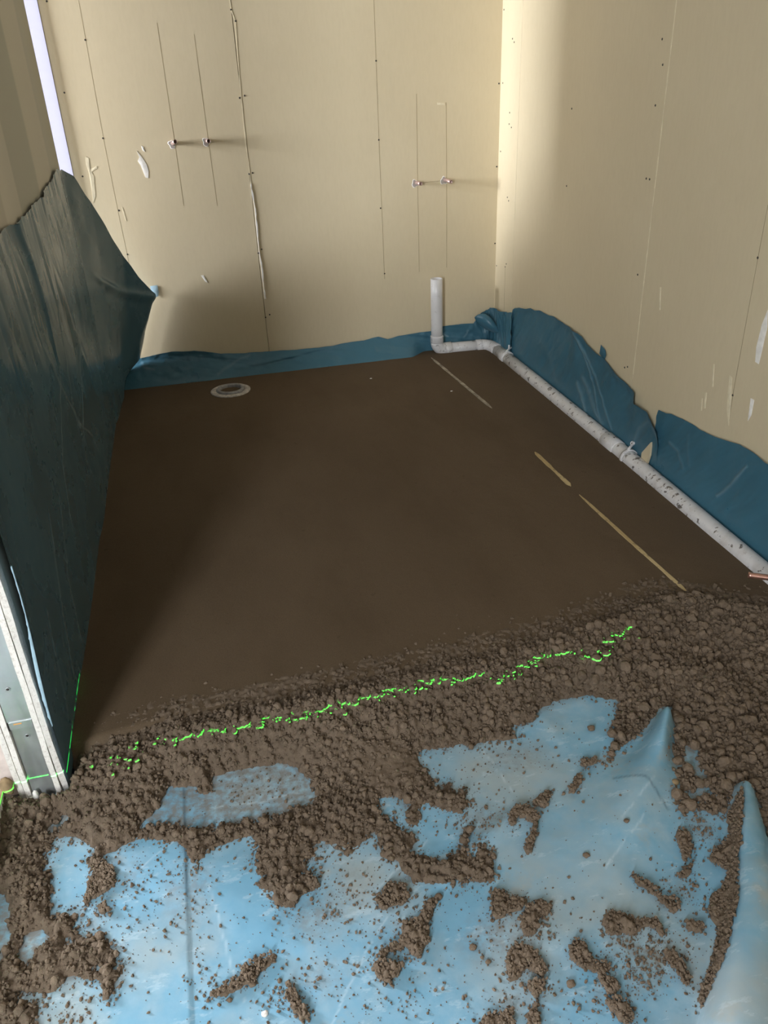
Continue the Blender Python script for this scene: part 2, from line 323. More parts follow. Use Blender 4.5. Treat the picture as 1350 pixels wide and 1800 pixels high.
ISL = [('long narrow band of mortar along the left edge of the rolled sheet', [(0.926, 0.986), (0.976, 1.016), (0.932, 0.954), (0.885, 0.895), (0.852, 0.851), (0.806, 0.788), (0.781, 0.76), (0.753, 0.733), (0.722, 0.698), (0.69, 0.676), (0.653, 0.648), (0.648, 0.652), (0.673, 0.681), (0.701, 0.704), (0.731, 0.734), (0.764, 0.77), (0.763, 0.8), (0.781, 0.825), (0.809, 0.834), (0.845, 0.863), (0.839, 0.883), (0.829, 0.894), (0.848, 0.919), (0.871, 0.924), (0.894, 0.935)]), ('flat damp mortar patch right of the large dark mass at lower left', [(-0.372, 1.218), (-0.355, 1.218), (-0.331, 1.193), (-0.326, 1.158), (-0.345, 1.143), (-0.365, 1.132), (-0.381, 1.121), (-0.384, 1.128), (-0.378, 1.159), (-0.377, 1.192)]), ('tiny crumbly mortar patch between the lower left mass and the sheet seam', [(-0.358, 1.109), (-0.343, 1.117), (-0.334, 1.096), (-0.347, 1.09)]), ('thin diagonal streak of crumbled mortar just right of the sheet seam', [(-0.159, 0.881), (-0.137, 0.891), (-0.117, 0.901), (-0.102, 0.902), (-0.095, 0.917), (-0.08, 0.923), (-0.058, 0.931), (-0.037, 0.932), (-0.033, 0.922), (-0.055, 0.911), (-0.067, 0.898), (-0.073, 0.881), (-0.093, 0.889), (-0.103, 0.882), (-0.123, 0.877), (-0.148, 0.876)]), ('squarish mortar clump lying just below the tread-marked footprint band', [(0.168, 0.992), (0.18, 0.995), (0.19, 1.011), (0.207, 1.013), (0.233, 1.002), (0.231, 0.974), (0.216, 0.96), (0.195, 0.963), (0.178, 0.962), (0.166, 0.973)]), ('long forked trail of mortar crumbs on the middle of the blue sheet', [(0.274, 0.963), (0.279, 0.949), (0.26, 0.93), (0.247, 0.909), (0.244, 0.881), (0.216, 0.857), (0.202, 0.864), (0.201, 0.881), (0.173, 0.878), (0.14, 0.87), (0.154, 0.888), (0.187, 0.891), (0.201, 0.904), (0.201, 0.922), (0.22, 0.932), (0.234, 0.924), (0.253, 0.95)]), ('jagged mortar clump at the foot of the long forked crumb trail', [(0.138, 0.865), (0.159, 0.865), (0.178, 0.856), (0.184, 0.847), (0.167, 0.831), (0.149, 0.823), (0.141, 0.83), (0.131, 0.856)]), ('chunky mortar clump hanging just under the right end of the footprint band', [(0.383, 0.94), (0.397, 0.945), (0.412, 0.929), (0.426, 0.922), (0.444, 0.908), (0.425, 0.891), (0.409, 0.893), (0.39, 0.888), (0.373, 0.887), (0.371, 0.906)]), ("hook-shaped mortar clump left of the tall sheet ridge's foot", [(0.44, 0.899), (0.468, 0.898), (0.486, 0.884), (0.471, 0.873), (0.451, 0.87), (0.446, 0.85), (0.427, 0.841), (0.413, 0.847), (0.419, 0.875)]), ('largest isolated mortar clump at bottom centre, shaped like a wide arch', [(0.376, 0.823), (0.397, 0.834), (0.413, 0.819), (0.423, 0.805), (0.427, 0.788), (0.43, 0.776), (0.416, 0.764), (0.404, 0.773), (0.398, 0.785), (0.373, 0.776), (0.355, 0.773), (0.363, 0.789), (0.364, 0.805)]), ('small ragged mortar clump directly below the largest isolated clump', [(0.384, 0.763), (0.404, 0.76), (0.421, 0.758), (0.406, 0.741), (0.389, 0.736), (0.384, 0.749)]), ('long descending mortar trail right of the largest isolated clump', [(0.479, 0.796), (0.498, 0.813), (0.511, 0.804), (0.511, 0.782), (0.514, 0.765), (0.533, 0.76), (0.536, 0.745), (0.519, 0.742), (0.523, 0.731), (0.535, 0.722), (0.533, 0.708), (0.512, 0.708), (0.509, 0.719), (0.509, 0.74), (0.502, 0.752), (0.49, 0.76), (0.48, 0.774)]), ('mortar clump at the bottom edge, last of the descending trail', [(0.501, 0.696), (0.523, 0.698), (0.537, 0.687), (0.533, 0.673), (0.538, 0.662), (0.517, 0.649), (0.508, 0.67)]), ("wide wedge of mortar with a thin tail, below the sheet ridge's foot", [(0.576, 0.844), (0.588, 0.845), (0.609, 0.829), (0.636, 0.816), (0.662, 0.809), (0.659, 0.795), (0.667, 0.779), (0.654, 0.777), (0.648, 0.796), (0.631, 0.806), (0.607, 0.795), (0.59, 0.805), (0.575, 0.798), (0.561, 0.807), (0.565, 0.829)]), ('small dark oblong mortar clump near the rolled sheet edge', [(0.711, 0.795), (0.727, 0.788), (0.741, 0.777), (0.729, 0.769), (0.708, 0.777)]), ("upright dark mortar tongue lying against the ridge's right foot", [(0.811, 0.984), (0.823, 0.976), (0.822, 0.948), (0.8, 0.919), (0.78, 0.907), (0.789, 0.936), (0.793, 0.956)]), ('small brown mortar streak under the upright dark tongue by the ridge', [(0.748, 0.885), (0.771, 0.893), (0.798, 0.905), (0.778, 0.884), (0.756, 0.877)]), ('flat brown smear of mortar crossing the sheet below the ridge', [(0.662, 0.906), (0.679, 0.891), (0.693, 0.875), (0.696, 0.849), (0.717, 0.843), (0.722, 0.823), (0.706, 0.815), (0.697, 0.82), (0.69, 0.839), (0.681, 0.864), (0.664, 0.886)]), ('horseshoe-shaped mortar clump in the hollow left of the tall sheet ridge', [(0.479, 1.094), (0.495, 1.112), (0.517, 1.118), (0.545, 1.107), (0.548, 1.083), (0.528, 1.058), (0.513, 1.025), (0.489, 1.004), (0.483, 1.019), (0.505, 1.042), (0.525, 1.074), (0.519, 1.091), (0.5, 1.091), (0.486, 1.074), (0.476, 1.08)]), ('small mortar clump just above the horseshoe-shaped clump', [(0.545, 1.122), (0.572, 1.139), (0.595, 1.146), (0.596, 1.128), (0.573, 1.111), (0.548, 1.114)]), ("slim mortar sliver high on the ridge's left slope", [(0.631, 1.128), (0.658, 1.157), (0.682, 1.17), (0.671, 1.145), (0.646, 1.127)]), ("small mortar smear near the heap's edge left of the ridge", [(0.689, 1.2), (0.713, 1.208), (0.739, 1.204), (0.729, 1.189), (0.701, 1.184)]), ('broken mortar patch at the bottom edge left of the descending trail', [(0.282, 0.711), (0.299, 0.73), (0.324, 0.729), (0.343, 0.726), (0.338, 0.701)]), ('narrow broken mortar patch at the bottom edge beside the descending trail', [(0.357, 0.696), (0.376, 0.719), (0.384, 0.729), (0.384, 0.716), (0.377, 0.686)]), ('scattered flat mortar patch at bottom left of centre on the sheet', [(-0.027, 0.851), (-0.017, 0.869), (-0.009, 0.854), (-0.001, 0.827), (0.012, 0.798), (0.0, 0.8), (-0.017, 0.819)]), ('small ragged mortar patch in the lower right near the rolled edge', [(0.64, 0.753), (0.658, 0.746), (0.661, 0.726), (0.66, 0.694), (0.641, 0.681), (0.642, 0.701), (0.64, 0.725)])]
RIDGE = [(0.95, 1.262, -0.004), (0.855, 1.142, -0.012), (0.758, 1.052, -0.028), (0.633, 0.944, -0.05), (0.524, 0.867, -0.062)]
ROLL = [(0.998, 1.032, -0.03), (0.915, 0.919, -0.012), (0.831, 0.791, -0.005), (0.749, 0.675, 0.0), (0.68, 0.578, 0.0), (0.59, 0.449, 0.0)]
LUMPS = [('round dusty clod on the heap above the ridge tip', (1.057, 1.474, -0.02), 0.011), ('rounded clod half sunk in the heap above the clear sheet patch', (0.769, 1.295, -0.02), 0.009), ("smooth oval brown pebble at the ridge's right foot", (0.867, 1.091, -0.058), 0.01), ('large rough clod on the right heap beside the rolled edge', (1.033, 1.136, -0.02), 0.012), ('pale white pebble on the sheet at bottom left of centre', (-0.064, 0.828, -0.058), 0.006), ('grey lump beside the thin diagonal streak', (-0.081, 0.885, -0.058), 0.007), ('brown lump alone on the sheet right of the forked crumb trail', (0.317, 0.85, -0.058), 0.007), ('small dark lump right of the brown lone lump', (0.334, 0.817, -0.058), 0.005), ('brown lump on the sheet between largest clump and descending trail', (0.457, 0.74, -0.058), 0.008), ("tan crumb high on the ridge's left flank", (0.705, 1.01, -0.058), 0.006), ('dark lump below the thin diagonal streak near the seam', (-0.121, 0.867, -0.058), 0.005), ("dark round lump under the squarish clump's upper right", (0.285, 0.961, -0.058), 0.008), ('brown lump on the sheet left of the lower ridge foot', (0.594, 0.964, -0.058), 0.007), ('round clod resting on the heap near its broken left hollow', (-0.138, 1.409, -0.02), 0.009), ('big clod on the heap between the laser line and the clear patch', (0.529, 1.376, -0.02), 0.011)]
SPOTS = [(-0.028, 0.849, 0.038, 0.024, 90), (-0.379, 1.086, 0.053, 0.071, 140), (0.192, 0.909, 0.061, 0.052, 120), (0.374, 0.86, 0.09, 0.06, 160), (0.622, 0.749, 0.068, 0.037, 220), (0.744, 0.857, 0.042, 0.042, 120), (0.502, 0.708, 0.056, 0.034, 100), (0.349, 0.739, 0.075, 0.035, 130), (0.145, 1.221, 0.048, 0.044, 60), (-0.013, 1.144, 0.068, 0.053, 120), (0.056, 0.993, 0.095, 0.068, 140), (-0.186, 1.11, 0.066, 0.098, 140), (-0.297, 1.167, 0.067, 0.078, 110), (0.431, 1.111, 0.069, 0.054, 150), (0.554, 1.26, 0.113, 0.063, 120), (0.129, 1.024, 0.065, 0.071, 110), (0.322, 0.972, 0.043, 0.035, 70), (0.857, 0.978, 0.034, 0.049, 160), (-0.031, 1.319, 0.099, 0.048, 120), (0.035, 0.863, 0.078, 0.058, 110), (0.161, 0.789, 0.057, 0.027, 70), (-0.171, 0.918, 0.03, 0.06, 60), (0.464, 0.86, 0.041, 0.041, 80), (0.584, 0.781, 0.049, 0.038, 140), (0.582, 0.718, 0.057, 0.035, 140), (-0.273, 1.058, 0.063, 0.059, 60), (-0.393, 0.916, 0.058, 0.03, 90), (0.896, 1.061, 0.035, 0.041, 70), (0.299, 1.178, 0.047, 0.043, 60)]
SCREWB = [(-0.413, 1.63), (-0.292, 1.491), (-0.417, 1.301), (-0.295, 1.118), (-0.412, 0.97), (-0.285, 0.817), (-0.283, 0.622), (0.323, 1.583), (0.337, 1.541), (0.318, 1.249), (0.341, 1.257), (0.323, 0.934), (0.339, 0.938), (0.325, 0.577), (0.343, 0.594), (0.326, 0.262), (0.348, 0.274), (0.948, 1.371), (0.947, 1.045), (0.943, 0.74), (0.951, 0.424), (1.541, 1.256), (1.541, 0.892), (1.543, 0.525)]
SCREWR = [(4.052, 1.552), (3.936, 1.434), (3.914, 1.42), (4.04, 1.258), (3.94, 1.136), (3.942, 1.088), (3.912, 1.075), (4.043, 0.963), (3.933, 0.765), (3.916, 0.751), (4.053, 0.415), (3.918, 0.45), (3.932, 0.433), (3.279, 1.172), (3.279, 0.887), (2.658, 1.387), (2.638, 1.316), (2.655, 1.2), (2.661, 0.977), (2.639, 0.977), (2.647, 0.658), (2.666, 0.306), (2.646, 0.315), (2.018, 0.834), (2.019, 0.425)]
PENB = [[(-0.2891, 1.6315), (-0.2937, 1.125), (-0.2901, 0.842), (-0.2844, 0.6017), (-0.2832, 0.5094)], [(0.0089, 1.5439), (0.0082, 1.0858), (0.0064, 0.8163)], [(0.1553, 1.4984), (0.1566, 1.0848), (0.1591, 0.8055)], [(0.9479, 1.6039), (0.9473, 1.0446), (0.9498, 0.3983)], [(1.1349, 1.2299), (1.1332, 0.8473), (1.1343, 0.4162)], [(1.2788, 1.188), (1.2814, 0.8456), (1.2811, 0.4264)], [(1.1649, 0.8426), (1.2726, 0.8461)]]
PENR = [[(2.0153, 0.9749), (2.0172, 0.8312), (2.0187, 0.4247), (2.013, 0.3428)], [(3.9316, 0.4304), (3.9274, 0.2136)]]
FLAKEB = [[(-0.1623, 1.0604), (-0.1506, 1.0434), (-0.1392, 1.024), (-0.1285, 0.9999), (-0.1252, 0.976), (-0.1306, 0.9452), (-0.1426, 0.9484), (-0.15, 0.9775), (-0.1556, 1.0015), (-0.165, 1.0185), (-0.1547, 1.0343)], [(-0.1391, 1.08), (-0.1302, 1.0748), (-0.1265, 1.0537), (-0.1355, 1.0589)], [(-0.3837, 1.0499), (-0.3708, 1.0422), (-0.3789, 1.0149), (-0.3716, 0.9911), (-0.3643, 0.9671), (-0.3738, 0.8842), (-0.3889, 0.8587), (-0.386, 0.8971), (-0.3812, 0.9799), (-0.3875, 1.02)], [(0.0379, 0.4967), (0.0513, 0.4955), (0.0636, 0.4672), (0.0651, 0.4589), (0.0551, 0.4653)], [(-0.3702, 0.998), (-0.3438, 1.0081), (-0.3433, 0.9987), (-0.3702, 0.9863)], [(1.2341, 1.19), (1.2732, 1.1858), (1.2732, 1.1762), (1.2368, 1.1803)]]
TEARB = [(0.3226, 1.6178), (0.3245, 1.5768), (0.3368, 1.5412), (0.3264, 1.3203), (0.3236, 1.0687), (0.3269, 0.899), (0.3312, 0.7985), (0.3329, 0.6955), (0.3304, 0.5767), (0.3331, 0.4261), (0.3367, 0.3555)]
FLAKER = [[(1.9353, 0.7071), (1.9243, 0.6616), (1.9272, 0.5865), (1.9299, 0.5519), (1.946, 0.5536), (1.9531, 0.5956), (1.9475, 0.6636)], [(1.9357, 0.4454), (1.9197, 0.4458), (1.9191, 0.3977), (1.929, 0.3757)], [(2.0482, 0.4785), (2.0358, 0.4753), (2.017, 0.3882), (2.0118, 0.328), (2.0332, 0.3728), (2.0421, 0.4256)], [(2.1531, 0.3863), (2.1445, 0.3894), (2.1398, 0.3366), (2.1485, 0.3333)], [(2.1689, 0.3612), (2.163, 0.3634), (2.1554, 0.3228), (2.1613, 0.3206)], [(2.1366, 0.4867), (2.131, 0.4884), (2.1178, 0.4178), (2.1235, 0.4159)], [(2.4936, 0.6471), (2.4866, 0.6486), (2.4723, 0.574), (2.4793, 0.5723)]]
STUBS = [(0.0, 4.07, 1.082), (0.151, 4.07, 1.083), (1.127, 4.07, 0.845), (1.273, 4.07, 0.849)]
STUBE = [(0.011, 4.01, 1.092), (0.156, 4.01, 1.086), (1.133, 4.01, 0.846), (1.286, 4.01, 0.844)]
WRAP = [(3.55, -0.431, 1.05), (3.64, -0.401, 1.011), (3.75, -0.367, 0.899), (3.85, -0.33, 0.767), (3.94, -0.298, 0.64), (4.0, -0.245, 0.521), (4.045, -0.193, 0.434)]


# ------------------------------------------------------------------ room shell
def struct(o): o['kind'] = 'structure'; return o
wb = struct(box('wall_back', (-3.5, YB+.0125, -.2), (XR+.1, YB+.11, 2.6), BOARD))
wr = struct(box('wall_right', (XR+.0125, -1.2, -.2), (XR+.11, YB+.0125, 2.6), BOARD))
def panel(lo, hi, parent): 
    o = box('plasterboard', lo, hi, BOARD, parent); return o
G_ = .0015
for x0, x1 in ((-3.5, -.93), (-.93, .325-G_), (.325+G_, XR)): panel((x0, YB, -.12), (x1, YB+.0125, 2.55), wb)
for y0, y1 in ((-1.2, .12), (.12+G_, 1.37), (1.37+G_, 2.6-G_), (2.6+G_, 3.83-G_), (3.83+G_, YB)): panel((XR, y0, -.12), (XR+.0125, y1, 2.55), wr)
# screw heads: one mesh, linked copies
bm = bmesh.new(); bmesh.ops.create_cone(bm, cap_ends=True, segments=10, radius1=.0042, radius2=.003, depth=.0016)
sme = bpy.data.meshes.new('screw'); bm.to_mesh(sme); bm.free(); sme.materials.append(SCREWM)
def screw(loc, rot, parent, sc=1.0):
    o = bpy.data.objects.new('screw', sme); COL.objects.link(o); o.location = loc; o.rotation_euler = rot; o.scale = (sc,)*3; o.parent = parent; return o
for x, z in SCREWB: screw((x, YB-.0005, z), (math.pi/2, 0, 0), wb)
for y, z in SCREWR: screw((XR-.0005, y, z), (0, -math.pi/2, 0), wr)
def strip(name, pts, w, mat, parent, ax, off, th=.0006, wob=0):
    V = []; F = []
    for i, p in enumerate(pts):
        a = pts[max(i-1, 0)]; b = pts[min(i+1, len(pts)-1)]; d = Vector((b[0]-a[0], b[1]-a[1])).normalized(); n = Vector((-d.y, d.x))
        ww = w*(1+wob*(random.random()-.5))
        for s in (-1, 1):
            q = (p[0]+n.x*ww*s/2, p[1]+n.y*ww*s/2)
            for dd in (0, th):
                V.append((q[0], YB-off-dd, q[1]) if ax == 'b' else (XR-off-dd, q[0], q[1]))
    for i in range(len(pts)-1):
        a = i*4; F += [(a+1, a+3, a+7, a+5), (a, a+1, a+5, a+4), (a+3, a+2, a+6, a+7)]
    return mesh(name, V, F, mat, parent)
def densify(P, n):
    t = np.linspace(0, len(P)-1, n); k = np.arange(len(P))
    return list(zip(np.interp(t, k, [p[0] for p in P]), np.interp(t, k, [p[1] for p in P])))
for P in PENB: strip('pencil_line', densify(P, 12), .0016, PENCIL, wb, 'b', 0, .0003, .6)
for P in PENR: strip('pencil_line', densify(P, 12), .0018, PENCIL, wr, 'r', 0, .0003, .6)
T = densify(TEARB, 90); T = [(x+.004*fbm(np.array([z*1.]), np.array([0.]), 14, 3, 5)[0]*(z < 1.0), z) for x, z in T]
strip('torn_joint_paper', [p for p in T if p[1] > .88], .0035, FILLB, wb, 'b', 0, .001, .8)
strip('torn_joint_paper', [p for p in T if p[1] <= .90], .0045, FILLER, wb, 'b', 0, .003, 1.6)
strip('torn_joint_paper', densify([(-.268, .83), (-.262, .77)], 6), .004, FILLB, wb, 'b', 0, .001, 1)
strip('joint_filler', densify([(2.6, 1.5), (2.6, .30)], 40), .004, FILLB, wr, 'r', 0, .0008, 1.2)
strip('joint_filler', densify([(3.83, 1.6), (3.83, .20)], 20), .002, FILLB, wr, 'r', 0, .0006, .6)
strip('joint_gap', densify([(.3235, 1.62), (.3235, .9)], 10), .0010, PENCIL, wb, 'b', -.0002, .0005, .5)
def flake(name, P, ax, mat, parent):
    c = np.mean(P, 0); V = []; n = len(P)
    for d in (0, .0012):
        for p in P: V.append((p[0], YB-d-.0001, p[1]) if ax == 'b' else (XR-d-.0001, p[0], p[1]))
    V.append((c[0], YB-.0022, c[1]) if ax == 'b' else (XR-.0022, c[0], c[1]))
    F = [(i, (i+1) % n, n+(i+1) % n, n+i) for i in range(n)]+[(n+i, n+(i+1) % n, 2*n) for i in range(n)]
    return mesh(name, V, F, mat, parent)
for i, P in enumerate(FLAKEB): flake('filler_smear', P, 'b', FILLER if i in (0, 1, 3) else FILLB, wb)
for i, P in enumerate(FLAKER): flake('filler_smear', P, 'r', FILLER if i in (0, 1) else FILLB, wr)

# partition: two boards, a steel stud, two boards (seen end on at the near end)
YE0, YE1 = 1.412, 3.55
wl = struct(box('wall_left', (-.505, YE0+.06, -.065), (-.469, YE1-.03, 2.6), PAPER))
def torn_board(x0, x1, seed, low, mat_face, torn):
    """gypsum board seen end on: its near edge is broken and ragged"""
    nz = 80; z = np.linspace(low, 2.55, nz); V = []; F = []
    for i, zz in enumerate(z):
        j = .003*fbm(np.array([zz]), np.array([seed*1.]), 16, 3, seed)[0]
        yo = YE0 + j + .012*torn*max(0, 1-(zz-low)/.18)**2
        xx1 = x1-torn*(.0035*(fbm(np.array([zz]), np.array([0.]), 9, 2, seed+4)[0]*.5+.5)); e = .004*torn
        V += [(x0, yo, zz), (xx1, yo+e, zz), (x1, yo+.03, zz), (x1, YE1, zz), (x0, YE1, zz)]
    for i in range(nz-1):
        a = i*5; b = a+5
        for k in range(5): F.append((a+k, a+(k+1) % 5, b+(k+1) % 5, b+k))
    F.append((4, 3, 2, 1, 0)); F.append(tuple((nz-1)*5+k for k in range(5)))
    o = mesh('plasterboard', V, F, CORE, wl); o.data.materials.append(mat_face)
    for p in o.data.polygons:
        if p.index < (nz-1)*5 and p.index % 5 in (2, 4): p.material_index = 1
    return o
torn_board(-.4495, XL, 3, -.048, PART, 1.0)
torn_board(-.4622, -.4507, 5, -.052, PAPER, .35)
torn_board(-.5243, -.5130, 8, -.058, PAPER, .2)
torn_board(-.5380, -.5264, 9, -.058, PAPER, .6)
# stud: C profile web facing the viewer, in two lengths with an overlap lip
def stud(z0, z1, y):
    V = []; F = []
    for zz in (z0, z1): V += [(-.5125, y+.045, zz), (-.5125, y, zz), (-.4626, y, zz), (-.4626, y+.045, zz), (-.4640, y+.045, zz), (-.4640, y+.0015, zz), (-.5111, y+.0015, zz), (-.5111, y+.045, zz)]
    for k in range(8): F.append((k, (k+1) % 8, 8+(k+1) % 8, 8+k))
    F += [(7, 6, 1, 0), (6, 5, 2, 1), (5, 4, 3, 2), (8, 9, 14, 15), (9, 10, 13, 14), (10, 11, 12, 13)]
    return mesh('steel_stud', V, F, STEEL, wl)
stud(-.055, .165, YE0+.010); stud(.16, 2.5, YE0+.004)
box('stud_lip', (-.511, YE0+.0015, .158), (-.464, YE0+.008, .176), STEEL, wl)
box('stud_slot', (-.5123, YE0+.001, .156), (-.5095, YE0+.009, .176), DARK, wl)
box('orange_mark', (-.500, YE0+.0008, .170), (-.484, YE0+.0016, .1725), BRASS, wl)
for zz, xx, yy in ((.128, -.484, YE0+.0095), (.262, -.489, YE0+.0035), (.42, -.487, YE0+.0035)):
    screw((xx, yy, zz), (math.pi/2, 0, 0), wl, .8)
    o = lathe('screw_washer', [(.0032, .0), (.0056, .0004), (.0052, .0012), (.0034, .0006)], (0, 0, 0), STEEL, 14); o.rotation_euler = (math.pi/2, 0, 0); o.location = (xx, yy, zz); o.parent = wl
# lumps of old foam and filler at the foot of the partition end
def blob(name, c, r, mat, parent, seed=1, flat=.7):
    bm = bmesh.new(); bmesh.ops.create_icosphere(bm, subdivisions=3, radius=1)
    co = np.array([v.co[:] for v in bm.verts]); d = 1+.35*fbm(co[:, 0]+co[:, 2]*.7+seed, co[:, 1]+co[:, 2]*.5, 1.4, 3, seed)
    for v, k in zip(bm.verts, d): v.co = Vector((v.co.x*r[0]*k+c[0], v.co.y*r[1]*k+c[1], v.co.z*r[2]*k+c[2]))
    me = bpy.data.meshes.new(name); bm.to_mesh(me); bm.free(); me.materials.append(mat); me.polygons.foreach_set('use_smooth', [True]*len(me.polygons))
    o = bpy.data.objects.new(name, me); COL.objects.link(o)
    if parent: o.parent = parent
    return o
blob('foam_lump', (-.553, YE0-.004, .012), (.016, .012, .022), BROWN, wl, 3)
blob('filler_lump', (-.520, YE0-.003, -.050), (.022, .010, .014), CORE, wl, 4)
blob('filler_lump', (-.503, YE0-.002, -.038), (.006, .006, .018), FILLER, wl, 5)
box('bottom_track', (-.4645, YE0-.001, -.062), (-.438, YE0+.06, -.046), STEEL, wl)
box('plaster_edge', (-.640, YE0+.045, -.065), (-.5395, YE0+.16, 2.5), plain('pinkish_plaster', (.62, .54, .50), .9), wl)
# door reveal running towards the viewer beside the partition end
bl = struct(box('baseboard_left', (-.585, 1.20, -.12), (-.5600, YE0+.02, .004), CORE))
box('baseboard_cap', (-.600, 1.20, .004), (-.5595, YE0-.01, .010), BROWN, bl)
# wide opening beside the partition's far end: jamb board on its far side
tr = struct(box('trim_1', (-.56, YB-.012, -.05), (XL-.012, YB-.0002, 2.55), LAV))
# rest of the room: slab, ceiling, outer walls with two windows
fl = struct(box('floor', (-3.7, -1.3, -.20), (XR+.02, YB+.02, -.078), CONC))
struct(box('ceiling', (-3.7, -1.3, 2.6), (XR+.1, YB+.1, 2.7), WHITE))
wv = struct(box('wall_left_outer', (-3.6, -1.3, -.2), (-3.5, 2.9, 2.6), WHITE))
for lo, hi in (((-3.6, 3.9, -.2), (-3.5, YB+.1, 2.6)), ((-3.6, 2.9, -.2), (-3.5, 3.9, .82)), ((-3.6, 2.9, 2.02), (-3.5, 3.9, 2.6))): box('wall_piece', lo, hi, WHITE, wv)
wf = struct(box('wall_front', (-1.13, -1.29, -.2), (XR+.1, -1.19, 2.6), WHITE))
for lo, hi in (((-3.6, -1.29, -.2), (-1.77, -1.19, 2.6)), ((-1.77, -1.29, -.2), (-1.13, -1.19, .75)), ((-1.77, -1.29, 2.45), (-1.13, -1.19, 2.6))): box('wall_piece', lo, hi, WHITE, wf)
w1 = struct(empty('window_1', (-1.45, -1.24, .75)))
for lo, hi in (((-1.77, -1.28, .75), (-1.73, -1.22, 2.45)), ((-1.17, -1.28, .75), (-1.13, -1.22, 2.45)), ((-1.77, -1.28, .75), (-1.13, -1.22, .79)), ((-1.77, -1.28, 2.41), (-1.13, -1.22, 2.45))): rel(box('window_frame', lo, hi, WHITE), w1)
w2 = struct(empty('window_2', (-3.55, 3.4, .82)))
for lo, hi in (((-3.58, 2.9, .82), (-3.52, 2.95, 2.02)), ((-3.58, 3.85, .82), (-3.52, 3.9, 2.02)), ((-3.58, 2.9, .82), (-3.52, 3.9, .87)), ((-3.58, 2.9, 1.97), (-3.52, 3.9, 2.02))): rel(box('window_frame', lo, hi, WHITE), w2)

# ------------------------------------------------------------------ ground surfaces
def ridge_h(x, y):
    h = np.zeros_like(x)
    # crisp fold of sheet standing up to a tip
    hw = [.030, .062, .115, .16, .19]; best = np.zeros_like(x)
    for i in range(len(RIDGE)-1):
        a, b = RIDGE[i], RIDGE[i+1]; d, t, s = seg_d(x, y, a, b)
        top = (a[2]+(b[2]-a[2])*t)-ZF; w = hw[i]+(hw[i+1]-hw[i])*t
        w = np.where(s > 0, w*.55, w*1.15)
        p = np.clip(1-d/w, 0, 1); best = np.maximum(best, top*(p*p*(3-2*p)*.85+p*.15))
    h = np.maximum(h, best)
    rl = [.018, .022, .030, .050, .065, .07]; rr_ = [.022, .05, .065, .08, .09, .09]; best = np.zeros_like(x)
    for i in range(len(ROLL)-1):
        a, b = ROLL[i], ROLL[i+1]; d, t, s = seg_d(x, y, a, b)
        top = (a[2]+(b[2]-a[2])*t)-ZF; w = np.where(s > 0, rr_[i]+(rr_[i+1]-rr_[i])*t, rl[i]+(rl[i+1]-rl[i])*t)
        q = np.clip(d/w, 0, 1); best = np.maximum(best, top*np.sqrt(np.clip(1-q*q, 0, 1)))
    return np.maximum(h, best)
def ridge_s(x, y):
    return sum(ridge_h(x+a, y+b)*w for a, b, w in ((0, 0, .28), (.007, 0, .12), (-.007, 0, .12), (0, .007, .12), (0, -.007, .12), (.010, .010, .06), (-.010, -.010, .06), (.010, -.010, .06), (-.010, .010, .06)))
def zfoil(x, y, ridges=True):
    z = ZF+.005*fbm(x, y, 3.2, 3, 21)+.010*np.clip(.16-np.abs(fbm(x+.15*y, y, 3.0, 2, 27)), 0, 1)+.006*np.clip(.10-np.abs(fbm(x*1.2-.5*y, y, 4.5, 2, 29)), 0, 1)+.002*fbm(x+y*.6, y, 11, 3, 22)
    d1 = seg_d(x, y, (.31, 1.0), (.52, 1.12))[0]; z = z+.010*np.exp(-(d1/.018)**2)            # low fold left of the ridge
    z = z+.003*sst(.004, -.004, x+.186+.003*fbm(y, y*0, 5, 2, 33))          # edge of the overlapping width
    z = z+.10*sst(-.548, -.60, x+.02*fbm(y, y*0, 6, 2, 31))*sst(1.26, 1.19, y)               # turned up at the left
    if not ridges: return z
    a = ridge_s(x, y)*1.06; q = .035
    b = sum(ridge_h(x+i*q, y+j*q) for i in (-1, -.5, 0, .5, 1) for j in (-1, -.5, 0, .5, 1))/25*1.08
    roll = np.min([seg_d(x, y, ROLL[i], ROLL[i+1])[0] for i in range(len(ROLL)-1)], 0)
    k = sst(.07, .20, np.hypot(x-RIDGE[0][0], y-RIDGE[0][1]))*sst(.09, .14, roll)
    return z+a*(1-k)+b*k
def rim_y(x): return lerp_pl(RIM, x)

# sheet on the slab
nx, ny = 470, 300
X, Y = np.meshgrid(np.linspace(-.74, XR-.02, nx), np.linspace(.36, 1.72, ny))
Z = zfoil(X, Y); Z = Z-.02*sst(1.5, 1.6, Y)
jx = X+.012*fbm(X, Y, 18, 3, 41)+.006*fbm(X, Y, 60, 2, 43); jy = Y+.012*fbm(X, Y, 18, 3, 42)+.006*fbm(X, Y, 60, 2, 44)
inm = inpoly(jx, jy, MAIN)
near = inm.astype(float)
for l, P in ISL: near = np.maximum(near, inpoly(jx, jy, P))
for _ in range(10): near = (near+np.roll(near, 1, 0)+np.roll(near, -1, 0)+np.roll(near, 1, 1)+np.roll(near, -1, 1))/5
for cx, cy, sx_, sy_, n in SPOTS: near = np.maximum(near, .75*n/160*np.exp(-((X-cx)/sx_)**2-((Y-cy)/sy_)**2))
dirt = np.clip(near*1.3-.25, 0, 1)*.8*sst(.05, .02, ridge_h(X, Y))
CR = [((.10, 1.26), (.05, 1.29), (-.02, 1.285), (-.12, 1.30)), ((-.10, .86), (-.135, 1.05), (-.15, 1.12)), ((.01, .74), (.10, .86), (.18, .95)), ((.70, 1.02), (.82, 1.10)), ((.62, .93), (.75, 1.02)), ((-.28, 1.18), (-.20, 1.24)), ((.53, 1.10), (.50, 1.30)), ((.16, 1.0), (.30, 1.09))]
wear = np.zeros_like(X)
